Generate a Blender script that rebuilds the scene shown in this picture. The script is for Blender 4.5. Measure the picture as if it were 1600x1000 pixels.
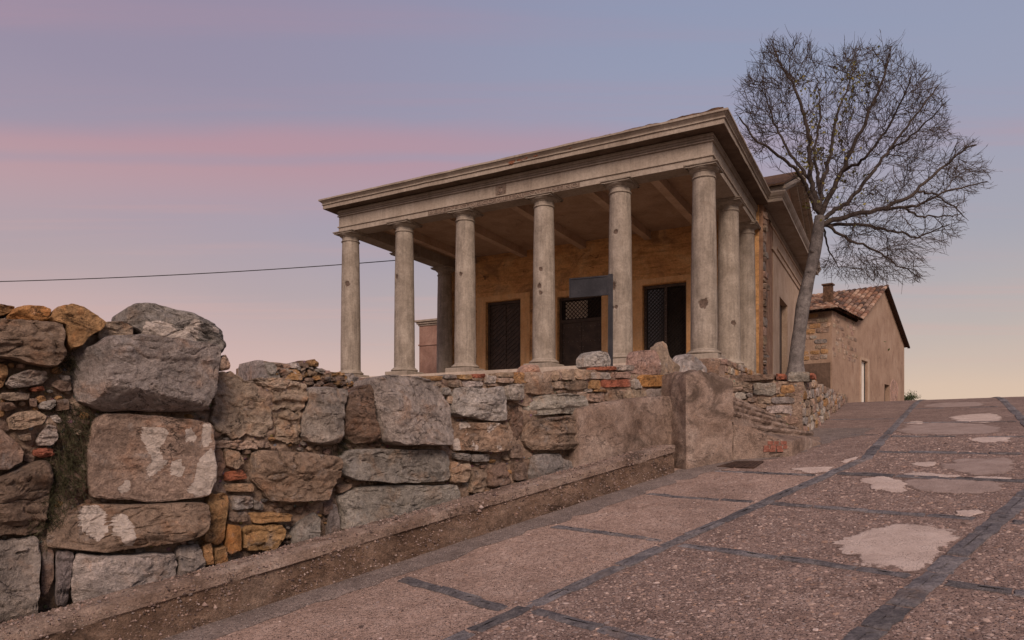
import bpy, math, random
import numpy as np
from mathutils import Vector, noise

for o in list(bpy.data.objects):
    bpy.data.objects.remove(o)
SC = bpy.context.scene
COL = SC.collection
R = math.radians

# ---------------------------------------------------------------- camera
EYE, F, HY = 1.6, 1077.0, 680.0          # eye height, focal length and horizon row of the 1600 px photograph
cam_data = bpy.data.cameras.new('camera')
cam = bpy.data.objects.new('camera', cam_data)
COL.objects.link(cam)
cam.location = (0, 0, EYE)
cam.rotation_euler = (R(90), 0, 0)
cam_data.sensor_fit = 'HORIZONTAL'
cam_data.sensor_width = 36.0
cam_data.lens = 36.0 * F / 1600.0
cam_data.shift_y = (HY - 500.0) / 1600.0
cam_data.clip_start = 0.05
cam_data.clip_end = 3000.0
SC.camera = cam
SC.render.resolution_x, SC.render.resolution_y = 1024, 640
SC.view_settings.view_transform = 'Standard'
SC.view_settings.look = 'None'
SC.view_settings.exposure = 0.1
SC.view_settings.gamma = 1.0
SC.view_settings.use_curve_mapping = False


def lin(r, g, b):
    def f(c):
        c /= 255.0
        return c / 12.92 if c <= 0.04045 else ((c + 0.055) / 1.055) ** 2.4
    return (f(r), f(g), f(b), 1.0)


class NT:
    """small helper round a node tree"""
    def __init__(self, tree):
        self.t = tree
        self.n = tree.nodes
        self.l = tree.links
        self.n.clear()

    def node(self, kind, **kw):
        nd = self.n.new(kind)
        for k, v in kw.items():
            setattr(nd, k, v)
        return nd

    def put(self, sock, v):
        if isinstance(v, bpy.types.NodeSocket):
            self.l.new(v, sock)
        elif v is not None:
            if isinstance(v, (tuple, list)) and len(v) == 3 and sock.type == 'RGBA':
                v = (*v, 1.0)
            sock.default_value = v

    def math(self, op, a, b=None, c=None, clamp=False):
        nd = self.node('ShaderNodeMath', operation=op, use_clamp=clamp)
        self.put(nd.inputs[0], a)
        if b is not None: self.put(nd.inputs[1], b)
        if c is not None: self.put(nd.inputs[2], c)
        return nd.outputs[0]

    def vmul(self, v, s):
        nd = self.node('ShaderNodeVectorMath', operation='MULTIPLY')
        self.put(nd.inputs[0], v)
        nd.inputs[1].default_value = s
        return nd.outputs[0]

    def noise(self, vec, scale, detail=6, rough=0.6, dist=0.0, out=0):
        nd = self.node('ShaderNodeTexNoise')
        self.put(nd.inputs['Vector'], vec)
        nd.inputs['Scale'].default_value = scale
        nd.inputs['Detail'].default_value = detail
        nd.inputs['Roughness'].default_value = rough
        nd.inputs['Distortion'].default_value = dist
        return nd.outputs[out]

    def voro(self, vec, scale, feature='F1', out='Distance', rand=1.0):
        nd = self.node('ShaderNodeTexVoronoi', feature=feature)
        self.put(nd.inputs['Vector'], vec)
        nd.inputs['Scale'].default_value = scale
        nd.inputs['Randomness'].default_value = rand
        return nd.outputs[out]

    def ramp(self, fac, stops, interp='LINEAR'):
        nd = self.node('ShaderNodeValToRGB')
        cr = nd.color_ramp
        cr.interpolation = interp
        while len(cr.elements) < len(stops):
            cr.elements.new(0.5)
        for e, (p, c) in zip(cr.elements, stops):
            e.position = p
            if not isinstance(c, (tuple, list)): c = (c, c, c)
            e.color = (*c[:3], 1.0)
        self.put(nd.inputs[0], fac)
        return nd.outputs[0]

    def mix(self, fac, a, b, mode='MIX'):
        nd = self.node('ShaderNodeMix', data_type='RGBA', blend_type=mode)
        self.put(nd.inputs[0], fac)
        self.put(nd.inputs[6], a)
        self.put(nd.inputs[7], b)
        return nd.outputs[2]

    def maprange(self, v, a, b, c=0.0, d=1.0, smooth=True):
        nd = self.node('ShaderNodeMapRange')
        nd.interpolation_type = 'SMOOTHSTEP' if smooth else 'LINEAR'
        self.put(nd.inputs[0], v)
        for i, x in enumerate((a, b, c, d)):
            nd.inputs[1 + i].default_value = x
        return nd.outputs[0]

    def bump(self, h, strength=0.5, dist=0.02, normal=None):
        nd = self.node('ShaderNodeBump')
        nd.inputs['Strength'].default_value = strength
        nd.inputs['Distance'].default_value = dist
        self.put(nd.inputs['Height'], h)
        if normal is not None: self.put(nd.inputs['Normal'], normal)
        return nd.outputs[0]


# ---------------------------------------------------------------- world: dusk sky, blue above, mauve and pink bands, peach at the horizon
SUN_EL, SUN_AZ = 37.0, 176.0             # elevation; compass bearing of the light (0 = view direction, clockwise)
world = bpy.data.worlds.new('World')
SC.world = world
world.use_nodes = True
w = NT(world.node_tree)
tc = w.node('ShaderNodeTexCoord')
sep = w.node('ShaderNodeSeparateXYZ')
w.l.new(tc.outputs['Generated'], sep.inputs[0])
dx, dy, dz = sep.outputs
hor = w.math('SQRT', w.math('ADD', w.math('MULTIPLY', dx, dx), w.math('ADD', w.math('MULTIPLY', dy, dy), 1e-4)))
side = w.maprange(w.math('DIVIDE', dx, hor), -0.6, 0.35)
warp = w.noise(w.vmul(tc.outputs['Generated'], (1.6, 1.6, 4.0)), 1.3, 4, 0.55)
el = w.math('ADD', dz, w.math('MULTIPLY', w.math('SUBTRACT', warp, 0.5), 0.07))
pinkside = w.ramp(el, [(0.0, lin(212, 176, 158)), (0.10, lin(203, 172, 167)), (0.20, lin(176, 158, 161)),
                       (0.30, lin(160, 148, 163)), (0.42, lin(147, 138, 158)), (0.56, lin(141, 132, 155)), (1.0, lin(98, 102, 132))])
blueside = w.ramp(el, [(0.0, lin(216, 188, 164)), (0.06, lin(208, 184, 165)), (0.14, lin(182, 171, 167)), (0.24, lin(161, 160, 171)),
                       (0.36, lin(150, 154, 175)), (0.56, lin(137, 147, 174)), (1.0, lin(104, 112, 142))])
base = w.mix(side, pinkside, blueside)
# thin pink cirrus: a flat layer high above, so its streaks lie level across the sky
inv = w.math('DIVIDE', 1.0, w.math('MAXIMUM', dz, 0.03))
lx, ly = w.math('MULTIPLY', dx, inv), w.math('MULTIPLY', dy, inv)
cmb = w.node('ShaderNodeCombineXYZ')
w.put(cmb.inputs[0], lx)
w.put(cmb.inputs[1], ly)
layer = cmb.outputs[0]
st = w.noise(w.vmul(layer, (0.16, 1.25, 1.0)), 1.0, 6, 0.55, 0.4)
streak = w.maprange(st, 0.46, 0.66)
wisps = w.noise(w.vmul(layer, (0.5, 4.5, 1.0)), 1.0, 8, 0.6, 0.5)
streak = w.math('MULTIPLY', streak, w.maprange(wisps, 0.3, 0.68, 0.35, 1.0))
streak = w.math('MULTIPLY', streak, w.maprange(dz, 0.04, 0.2))
wy = w.math('ADD', ly, w.math('MULTIPLY', w.math('SUBTRACT', w.noise(w.vmul(layer, (0.45, 0.9, 1.0)), 1.0, 5, 0.55), 0.5), 0.35))
band = w.math('MULTIPLY', w.maprange(wy, 2.12, 2.34), w.maprange(wy, 3.4, 2.5))
gap_ = w.maprange(w.math('ABSOLUTE', w.math('SUBTRACT', wy, 2.47)), 0.0, 0.09, 0.55, 1.0)
band = w.math('MULTIPLY', w.math('MULTIPLY', band, gap_), w.maprange(lx, 2.4, -1.0))
pink = w.math('MAXIMUM', w.math('MULTIPLY', streak, 0.7), w.math('MULTIPLY', band, 0.85))
skycol = w.mix(pink, base, w.ramp(dz, [(0.05, lin(206, 174, 162)), (0.22, lin(188, 160, 160)), (0.36, lin(178, 142, 152)), (0.6, lin(160, 134, 156))]))
nish = w.node('ShaderNodeTexSky', sky_type='NISHITA', sun_disc=False)
nish.sun_elevation = R(SUN_EL)
nish.sun_rotation = R(SUN_AZ)
total = w.mix(0.002, skycol, nish.outputs[0])
bg = w.node('ShaderNodeBackground')
w.l.new(total, bg.inputs[0])
bg.inputs[1].default_value = 1.0
out = w.node('ShaderNodeOutputWorld')
w.l.new(bg.outputs[0], out.inputs[0])

sun_data = bpy.data.lights.new('sun', 'SUN')
sun_data.energy = 3.1
sun_data.angle = R(26)
sun_data.color = (1.0, 0.775, 0.645)
sun = bpy.data.objects.new('sun', sun_data)
COL.objects.link(sun)
sdir = Vector((math.sin(R(SUN_AZ)) * math.cos(R(SUN_EL)), math.cos(R(SUN_AZ)) * math.cos(R(SUN_EL)), math.sin(R(SUN_EL))))
sun.rotation_euler = sdir.to_track_quat('Z', 'Y').to_euler()
sun.location = (4, -8, 20)

# ---------------------------------------------------------------- geometry helpers
rnd = random.Random(7)


def ray(px, py):
    return np.array([(px - 800.0) / F, 1.0, (HY - py) / F])


def at(px, py, t):
    r = ray(px, py) * t
    r[2] += EYE
    return r


def nz(p, f=1.0, o=4):
    return noise.fractal(Vector((p[0] * f, p[1] * f, p[2] * f)), 0.9, 2.1, o)


def tag(o, label=None, cat=None, group=None, kind=None):
    if label: o['label'] = label
    if cat: o['category'] = cat
    if group: o['group'] = group
    if kind: o['kind'] = kind
    return o


def empty(name, loc, rz=0.0, label=None, cat=None, group=None):
    o = bpy.data.objects.new(name, None)
    COL.objects.link(o)
    o.location = loc
    o.rotation_euler = (0, 0, rz)
    o.empty_display_size = 0.2
    return tag(o, label, cat, group)


def obj(name, verts, faces, mat, parent=None, smooth=False, loc=None, color=None, uvcol=None):
    """one mesh object; verts are in the parent's frame (or the world's), loc becomes the origin"""
    V = np.asarray(verts, dtype=float).reshape(-1, 3)
    if loc is not None:
        V = V - np.asarray(loc, dtype=float)
    me = bpy.data.meshes.new(name)
    me.from_pydata(V.tolist(), [], faces)
    me.update()
    if smooth is True:
        me.polygons.foreach_set('use_smooth', [True] * len(me.polygons))
    elif smooth:
        me.polygons.foreach_set('use_smooth', [True] * len(me.polygons))
        me.set_sharp_from_angle(angle=R(smooth))
    me.materials.append(M[mat])
    if uvcol is not None:
        a = me.color_attributes.new('tint', 'FLOAT_COLOR', 'POINT')
        a.data.foreach_set('color', np.asarray(uvcol, dtype=float).ravel())
    o = bpy.data.objects.new(name, me)
    COL.objects.link(o)
    if loc is not None: o.location = loc
    if color is not None: o.color = color
    if parent is not None: o.parent = parent
    return o


class MB:
    """collects shapes into one vertex / face list"""
    def __init__(self):
        self.v, self.f = [], []

    def add(self, v, f):
        k = len(self.v)
        self.v += [tuple(map(float, p)) for p in v]
        self.f += [[i + k for i in q] for q in f]
        return self

    def box(self, x0, x1, y0, y1, z0, z1):
        v = [(x, y, z) for z in (z0, z1) for y in (y0, y1) for x in (x0, x1)]
        return self.add(v, [(0, 2, 3, 1), (4, 5, 7, 6), (0, 1, 5, 4), (2, 6, 7, 3), (0, 4, 6, 2), (1, 3, 7, 5)])

    def lathe(self, cx, cy, prof, n=32, close=True):
        v, f = [], []
        for r, z in prof:
            for k in range(n):
                a = 2 * math.pi * k / n
                v.append((cx + r * math.cos(a), cy + r * math.sin(a), z))
        for i in range(len(prof) - 1):
            for k in range(n):
                k2 = (k + 1) % n
                f.append((i * n + k, i * n + k2, (i + 1) * n + k2, (i + 1) * n + k))
        if close:
            f.append(tuple(range(n))[::-1])
            f.append(tuple((len(prof) - 1) * n + k for k in range(n)))
        return self.add(v, f)

    def sweep(self, path, prof, sub=1, jit=0.0, closed_prof=True):
        """profile (outward offset, z) swept with mitred corners along an open path of xy points; outward is to the right of travel"""
        path = [np.array(p, dtype=float) for p in path]
        n = len(path)
        segs = [(path[i + 1] - path[i]) / np.linalg.norm(path[i + 1] - path[i]) for i in range(n - 1)]
        nor = [np.array([s[1], -s[0]]) for s in segs]
        stations = []
        for i in range(n):
            if i == 0: m = nor[0]
            elif i == n - 1: m = nor[-1]
            else:
                m = nor[i - 1] + nor[i]
                m = m / (m @ nor[i])
            stations.append((path[i], m))
        full = []
        for i in range(n - 1):
            for k in range(sub):
                t = k / sub
                full.append((path[i] * (1 - t) + path[i + 1] * t, stations[i][1] if k == 0 else nor[i]))
        full.append(stations[-1])
        v, f = [], []
        L = len(prof)
        for p, m in full:
            for o_, z in prof:
                q = p + m * o_
                if jit:
                    d = jit * nz((q[0] + o_ * 3, q[1], z * 3), 3.1)
                    v.append((q[0] + m[0] * d, q[1] + m[1] * d, z + d * 0.7))
                else:
                    v.append((q[0], q[1], z))
        for i in range(len(full) - 1):
            for k in range(L if closed_prof else L - 1):
                k2 = (k + 1) % L
                f.append((i * L + k, (i + 1) * L + k, (i + 1) * L + k2, i * L + k2))
        if closed_prof:
            f.append(tuple(range(L)))
            f.append(tuple((len(full) - 1) * L + k for k in range(L))[::-1])
        return self.add(v, f)

    def tube(self, pts, rad, n=8, cap=True):
        pts = [np.array(p, dtype=float) for p in pts]
        v, f = [], []
        ref = None
        for i, p in enumerate(pts):
            a = pts[max(i - 1, 0)]
            b = pts[min(i + 1, len(pts) - 1)]
            t = (b - a) / (np.linalg.norm(b - a) + 1e-9)
            if ref is None:
                ref = np.cross(t, [0.3, 0.9, 0.2])
                if np.linalg.norm(ref) < 0.1: ref = np.cross(t, [1, 0, 0])
            ref = ref - t * (ref @ t)
            ref /= np.linalg.norm(ref) + 1e-9
            bi = np.cross(t, ref)
            r = rad[i] if hasattr(rad, '__len__') else rad
            for k in range(n):
                an = 2 * math.pi * k / n
                v.append(p + r * (math.cos(an) * ref + math.sin(an) * bi))
        for i in range(len(pts) - 1):
            for k in range(n):
                k2 = (k + 1) % n
                f.append((i * n + k, i * n + k2, (i + 1) * n + k2, (i + 1) * n + k))
        if cap:
            f.append(tuple(range(n))[::-1])
            f.append(tuple((len(pts) - 1) * n + k for k in range(n)))
        return self.add(v, f)

    def build(self, name, mat, parent=None, **kw):
        return obj(name, self.v, self.f, mat, parent, **kw)


# plan directions read from the vanishing points of the photograph
D1 = np.array([0.744, 0.668])            # the near ramp runs this way, climbing
N1 = np.array([0.668, -0.744])           # across the ramp, towards the open side
D2 = np.array([0.545, 0.839])            # the road after its bend
E1 = np.array([0.874, -0.486])           # along the portico front, to the right
E2 = np.array([0.486, 0.874])            # into the building

# road profile along D1
_us = np.linspace(-120, 900, 4081)
_sl = np.interp(_us, [-60, -25, -8, 8.0, 9.4, 19, 23, 44, 60, 120, 220, 900], [0, .05, .155, .155, .0995, .0995, .042, .042, -.03, -.06, 0, 0])
_zs = np.concatenate([[0], np.cumsum((_sl[1:] + _sl[:-1]) / 2 * np.diff(_us))])
_zs -= np.interp(0.0, _us, _zs)


def zroad(x, y):
    return np.interp(x * D1[0] + y * D1[1], _us, _zs)


def on_road(px, py):
    r = ray(px, py)
    t = np.linspace(1.0, 60.0, 6000)
    g = EYE + r[2] * t - zroad(r[0] * t, t)
    k = np.argmax(g <= 0)
    if g[k] > 0: k = len(t) - 1
    return r[0] * t[k], t[k]


class Frame:
    """a vertical plane: origin, direction along it, normal towards the viewer"""
    def __init__(self, o, d, n):
        self.o, self.d, self.n = np.array(o, float), np.array(d, float), np.array(n, float)
        self.d /= np.linalg.norm(self.d)
        self.n /= np.linalg.norm(self.n)

    def px(self, px, py, w=0.0):
        r = ray(px, py)
        o = self.o + self.n * w
        t = (o @ self.n) / (r[:2] @ self.n)
        p = r[:2] * t
        return ((p - self.o) @ self.d, EYE + r[2] * t)

    def world(self, a, z, w=0.0):
        q = self.o + self.d * a + self.n * w
        return np.array([q[0], q[1], z])


TINT = {'grey': (.285, .248, .218), 'lgrey': (.36, .318, .28), 'dgrey': (.2, .175, .16), 'brown': (.275, .195, .145), 'dbrown': (.18, .125, .095),
        'tan': (.35, .265, .195), 'ochre': (.36, .215, .105), 'orange': (.40, .20, .075), 'red': (.34, .125, .075), 'pink': (.37, .25, .195), 'pale': (.43, .37, .32)}


def chaikin(P, it=1, q=0.2):
    for _ in range(it):
        Q = []
        for i in range(len(P)):
            a, b = P[i], P[(i + 1) % len(P)]
            Q += [a * (1 - q) + b * q, a * q + b * (1 - q)]
        P = Q
    return P


def stone(parent, fr, poly, tint, proud=0.06, back=0.2, power=7, rough=0.012, facets=3, m=26, rings=6, patch=0.0, w=0.0, seed=None, name='stone', tilt=0.0, cuts=(), az=False, jit=0.06, mat='stone', plaster=()):
    """a rough block whose outline lies in the frame's plane: real thickness, chiselled facets, worn edges"""
    r_ = random.Random(seed if seed is not None else rnd.random())
    P = [np.array(p if az else fr.px(p[0], p[1], w)) for p in poly]
    P = chaikin(P, 1, 0.16 if power <= 4 else 0.09)
    P.append(P[0])
    L = [0.0]
    for i in range(len(P) - 1): L.append(L[-1] + np.linalg.norm(P[i + 1] - P[i]))
    P = np.array(P)
    s = np.linspace(0, L[-1], m, endpoint=False)
    O = np.stack([np.interp(s, L, P[:, 0]), np.interp(s, L, P[:, 1])], 1)
    c = O.mean(0)
    size = float(np.sqrt(np.prod(O.max(0) - O.min(0))))
    so = r_.uniform(0, 50)
    bev = []
    for i in range(m):
        e = O[i] - c
        q = O[i] / size
        O[i] = O[i] + e * (jit * noise.noise(Vector((q[0] * 5 + so, q[1] * 5, so))) + jit * .55 * noise.noise(Vector((q[0] * 17 + so, q[1] * 17, so))))
        bev.append((0.03 if rings >= 9 else .06) * max(.25, 1 + 1.6 * noise.noise(Vector((q[0] * 4 - so, q[1] * 4, so)))))
    planes = []
    for _ in range(facets):
        an = r_.uniform(0, 2 * math.pi)
        g = r_.uniform(0.12, 0.5) * proud / size * 2.4
        planes.append((proud * r_.uniform(0.72, 1.0), g * math.cos(an), g * math.sin(an)))
    for (ox, oz, gx, gz) in cuts:        # explicit chisel planes: height falls off with slope (gx, gz) beyond the point (ox, oz) given in the outline's own fraction
        lo, hi = O.min(0), O.max(0)
        planes.append((proud - gx * (lo[0] + ox * (hi[0] - lo[0]) - c[0]) - gz * (lo[1] + oz * (hi[1] - lo[1]) - c[1]), gx, gz))
    lay = max(.03, min(.085, size * .16))
    steps_ = [r_.uniform(-1, 1) for _ in range(64)]
    nr = rings - 1
    ss = [1.0] + [1.0 - (k / rings) ** 1.9 * 1.0 for k in range(1, rings)]
    V = []
    levels = [(0.97, -back)] + [(q, None) for q in ss]
    detail = rings >= 9
    for q, fixed in levels:
        for i in range(m):
            e = (O[i] - c) * q
            a, z = c + e
            if fixed is not None:
                h = fixed
            else:
                if power <= 4:
                    h = proud * (1 - min(q, 1.0) ** power) ** 0.5
                else:
                    h = proud * min(1.0, (1 - q) / bev[i]) ** .6
                for (k0, gx, gz) in planes:
                    h = min(h, k0 + gx * e[0] + gz * e[1])
                h = max(h, -back * 0.6)
                pz = (a * 1.0 + so, z * 1.5 + so, so)
                n1 = nz(pz, 2.2 / max(size, .12), 3)
                h += rough * (n1 * 1.2 + nz(pz, 13, 3) * 0.45)
                if detail:
                    rg = abs(noise.noise(Vector((pz[0] * 7, pz[1] * 9, so))))
                    h -= rough * .75 * max(0.0, .09 - rg) / .09
                    f = (z + .035 * n1 + .02 * math.sin(a * 3 + so)) / lay
                    k = math.floor(f)
                    t = min(1.0, (f - k) / .22)
                    h += rough * .7 * (steps_[(k - 1) % 64] * (1 - t) + steps_[k % 64] * t)
                if q > 0.97: h -= rough * 0.6
            V.append((a, z, h + tilt * (z - c[1])))
    h0 = proud
    for (k0, gx, gz) in planes: h0 = min(h0, k0)
    V.append((c[0], c[1], h0 + rough * nz((c[0] + so, c[1], so), 3)))
    Fc = []
    nl = len(levels)
    for l in range(nl - 1):
        for i in range(m):
            j = (i + 1) % m
            Fc.append((l * m + i, l * m + j, (l + 1) * m + j, (l + 1) * m + i))
    for i in range(m):
        Fc.append(((nl - 1) * m + i, (nl - 1) * m + (i + 1) % m, nl * m))
    Fc.append(tuple(range(m))[::-1])
    if fr.d[0] * fr.n[1] - fr.d[1] * fr.n[0] > 0:     # keep normals outward whichever way the frame turns
        Fc = [q[::-1] for q in Fc]
    W = np.array([fr.world(a, z, h + w) for a, z, h in V])
    loc = fr.world(c[0], O[:, 1].min(), w)
    pl = np.array(parent.location) if parent is not None else np.zeros(3)
    t = TINT[tint] if isinstance(tint, str) else tint
    k = r_.uniform(0.86, 1.14)
    col = (t[0] * k * r_.uniform(.96, 1.04), t[1] * k, t[2] * k * r_.uniform(.95, 1.05), patch)
    mask = None
    if plaster:                          # old lime plaster left on the face, with an outline of its own
        polys = [[fr.px(p[0], p[1], w) for p in q] for q in plaster]
        mask = []
        for (a, z, h) in V:
            hit = 1.0 if any(inside((a, z), q) for q in polys) and h > -back * .5 else 0.0
            mask.append((hit, hit, hit, 1.0))
    return obj(name, W - pl, Fc, mat, parent, smooth=32, loc=loc - pl, color=col, uvcol=mask)


def bx(x0, y0, x1, y1, s=1.0, ox=0.0, oy=0.0, r_=rnd):
    """rounded, slightly uneven block outline from a pixel box"""
    x0, x1, y0, y1 = x0 / s + ox, x1 / s + ox, y0 / s + oy, y1 / s + oy
    a, b = (x1 - x0), (y1 - y0)
    j = lambda k: r_.uniform(-.08, .08) * k
    q = 0.14
    pts = [(x0 + q * a, y0), (x0 + .5 * a, y0 + j(b)), (x1 - q * a, y0), (x1, y0 + q * b), (x1 + j(a) * .5, y0 + .5 * b), (x1, y1 - q * b), (x1 - q * a, y1), (x0 + .5 * a, y1 + j(b)), (x0 + q * a, y1), (x0, y1 - q * b), (x0 + j(a) * .5, y0 + .5 * b), (x0, y0 + q * b)]
    return [(x + j(min(a, b)), y + j(min(a, b))) for x, y in pts]


def inside(pt, poly):
    x, y = pt
    c = False
    for i in range(len(poly)):
        x1, y1 = poly[i]
        x2, y2 = poly[i - 1]
        if (y1 > y) != (y2 > y) and x < (x2 - x1) * (y - y1) / (y2 - y1) + x1: c = not c
    return c

# ---------------------------------------------------------------- materials
M = {}


def material(name, fn, rough=0.9, spec=0.25, metal=0.0):
    m = bpy.data.materials.new(name)
    m.use_nodes = True
    t = NT(m.node_tree)
    bs = t.node('ShaderNodeBsdfPrincipled')
    bs.inputs['Roughness'].default_value = rough
    bs.inputs['Specular IOR Level'].default_value = spec
    bs.inputs['Metallic'].default_value = metal
    o = t.node('ShaderNodeOutputMaterial')
    t.l.new(bs.outputs[0], o.inputs[0])
    geo = t.node('ShaderNodeNewGeometry')
    col, nor = fn(t, geo.outputs['Position'], bs)
    t.put(bs.inputs['Base Color'], col)
    if nor is not None: t.put(bs.inputs['Normal'], nor)
    M[name] = m
    return m


def scale_col(t, col, fac):
    return t.mix(1.0, col, fac, 'MULTIPLY')


def m_stone(t, P, bs):
    oi = t.node('ShaderNodeObjectInfo')
    big = t.noise(P, 3.1, 6, 0.62, 0.4)
    fine = t.noise(P, 22, 8, 0.7)
    grit = t.noise(P, 95, 5, 0.7)
    rn = t.node('ShaderNodeTexNoise', noise_type='RIDGED_MULTIFRACTAL')
    t.put(rn.inputs['Vector'], t.vmul(P, (1, 1, 1.15)))
    rn.inputs['Scale'].default_value = 7.0
    rn.inputs['Detail'].default_value = 7
    rn.inputs['Roughness'].default_value = 0.6
    ridge = t.maprange(rn.outputs[0], 0.2, 1.6, 0, 1, False)
    c = scale_col(t, oi.outputs['Color'], t.ramp(big, [(0.28, .5), (0.5, 1.02), (0.72, 1.4)]))
    c = scale_col(t, c, t.ramp(fine, [(0.3, .5), (0.5, 1.0), (0.7, 1.42)]))
    # iron and earth staining
    hue = t.maprange(t.noise(P, 4.7, 5, 0.6, 0.6), 0.5, 0.74, 0, 0.6)
    c = t.mix(hue, c, t.mix(1.0, c, (1.12, .8, .58), 'MULTIPLY'))
    grey = t.maprange(t.noise(P, 6.3, 7, 0.65, 0.3), 0.55, 0.7, 0, 0.45)
    c = t.mix(grey, c, (.33, .31, .295))
    # dark lichen speckle and pits
    pit = t.maprange(t.noise(P, 38, 6, 0.75), 0.36, 0.29)
    c = t.mix(t.math('MULTIPLY', pit, 0.75), c, (.045, .036, .03))
    # bedding cracks: zero crossings of a flattened noise
    pv = t.vmul(P, (2.2, 2.2, 4.2))
    ck = t.noise(pv, 1.35, 6, 0.62, 0.5)
    crack = t.maprange(t.math('ABSOLUTE', t.math('SUBTRACT', ck, 0.5)), 0.010, 0.0)
    crack = t.math('MULTIPLY', crack, t.maprange(t.noise(P, 2.6, 2, 0.5), 0.5, 0.62))
    c = t.mix(t.math('MULTIPLY', crack, 0.8), c, (.03, .023, .019))
    # remains of pale lime plaster
    pn = t.noise(P, 5.2, 7, 0.6, 0.7)
    th = t.math('SUBTRACT', 0.78, t.math('MULTIPLY', oi.outputs['Alpha'], 0.3))
    pl = t.maprange(t.math('SUBTRACT', pn, th), 0.0, 0.018)
    pa_ = t.node('ShaderNodeAttribute', attribute_name='tint')
    edge = t.math('ADD', pa_.outputs['Fac'], t.math('MULTIPLY', t.math('SUBTRACT', t.noise(P, 17, 7, 0.7), 0.5), 1.3))
    pl = t.math('MAXIMUM', pl, t.maprange(edge, 0.52, 0.58))
    c = scale_col(t, c, t.ramp(ridge, [(0.0, 1.14), (0.45, 1.0), (0.85, .52)]))
    c = scale_col(t, c, t.ramp(grit, [(0.3, .72), (0.5, 1.0), (0.7, 1.25)]))
    c = t.mix(t.math('MULTIPLY', pl, 0.94), c, scale_col(t, (.74, .64, .56), t.ramp(fine, [(0.3, .66), (0.65, 1.08)])))
    h = t.math('ADD', t.math('MULTIPLY', big, 0.6), t.math('MULTIPLY', fine, 0.9))
    h = t.math('SUBTRACT', h, t.math('MULTIPLY', ridge, 0.55))
    h = t.math('ADD', h, t.math('MULTIPLY', grit, 0.3))
    h = t.math('SUBTRACT', h, t.math('MULTIPLY', crack, 0.5))
    h = t.math('SUBTRACT', h, t.math('MULTIPLY', pit, 0.22))
    h = t.math('ADD', h, t.math('MULTIPLY', pl, 0.12))
    return c, t.bump(h, 1.0, 0.075)


material('stone', m_stone, 0.93, 0.2)


def m_mortar(t, P, bs):
    a = t.noise(P, 5.5, 8, 0.68, 0.5)
    b = t.noise(P, 28, 7, 0.72)
    v = t.voro(P, 17)
    c = t.ramp(a, [(0.28, (.13, .09, .066)), (0.43, (.26, .185, .137)), (0.58, (.36, .265, .2)), (0.75, (.44, .345, .275))])
    c = scale_col(t, c, t.ramp(b, [(0.3, .5), (0.52, 1.0), (0.7, 1.35)]))
    bits = t.maprange(v, 0.26, 0.2)
    vc = t.voro(P, 17, out='Color')
    c = t.mix(t.math('MULTIPLY', bits, 0.7), c, t.mix(0.75, vc, (.26, .2, .155)))
    h = t.math('ADD', a, t.math('MULTIPLY', b, 0.7))
    h = t.math('ADD', h, t.math('MULTIPLY', bits, 0.35))
    return c, t.bump(h, 1.0, 0.06)


material('mortar', m_mortar, 0.97, 0.1)


def m_render(t, P, bs):
    """old brown render and rough concrete with aggregate showing"""
    a = t.noise(P, 1.9, 7, 0.66, 0.8)
    b = t.noise(P, 14, 8, 0.75)
    g = t.noise(P, 75, 5, 0.75)
    c = t.ramp(a, [(0.3, (.15, .1, .075)), (0.43, (.255, .182, .14)), (0.56, (.335, .25, .2)), (0.72, (.42, .335, .28))])
    c = scale_col(t, c, t.ramp(b, [(0.3, .55), (0.5, 1.0), (0.7, 1.32)]))
    c = scale_col(t, c, t.ramp(g, [(0.3, .55), (0.5, 1.0), (0.7, 1.4)]))
    v = t.voro(P, 48)
    peb = t.maprange(v, 0.3, 0.2)
    sel = t.maprange(t.noise(P, 27, 2, 0.5), 0.54, 0.6)
    pb = t.math('MULTIPLY', peb, sel)
    c = t.mix(t.math('MULTIPLY', pb, 0.6), c, (.47, .41, .36))
    pit = t.maprange(t.noise(P, 42, 6, 0.75), 0.37, 0.3)
    c = t.mix(t.math('MULTIPLY', pit, 0.7), c, (.05, .035, .027))
    damp = t.maprange(t.noise(t.vmul(P, (1, 1, 1.6)), 1.25, 8, 0.7, 1.0), 0.52, 0.66)
    c = t.mix(t.math('MULTIPLY', damp, 0.74), c, (.075, .054, .042))
    rn = t.noise(t.vmul(P, (1.0, 1.0, 2.2)), 2.4, 7, 0.68, 0.5)
    crack = t.math('MULTIPLY', t.maprange(t.math('ABSOLUTE', t.math('SUBTRACT', rn, 0.5)), 0.006, 0.0), t.maprange(t.noise(P, 1.7, 3, .5), .5, .6))
    c = t.mix(t.math('MULTIPLY', crack, 0.6), c, (.04, .028, .022))
    h = t.math('ADD', t.math('MULTIPLY', b, 0.9), t.math('MULTIPLY', g, 0.6))
    h = t.math('ADD', h, t.math('MULTIPLY', pb, 0.35))
    h = t.math('SUBTRACT', h, t.math('ADD', t.math('MULTIPLY', pit, 0.4), t.math('MULTIPLY', crack, 0.6)))
    return c, t.bump(h, 1.0, 0.035)


material('render', m_render, 0.95, 0.15)


def m_dark_render(t, P, bs):
    c, n = m_render(t, P, bs)
    mottle = t.noise(t.vmul(P, (1, 1, 2.5)), 2.3, 8, .7, .6)
    return scale_col(t, c, t.ramp(mottle, [(0.3, (.38, .35, .33)), (0.5, (.6, .55, .5)), (0.7, (.9, .82, .74))])), n


material('dark_render', m_dark_render, 0.95, 0.12)


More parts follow.
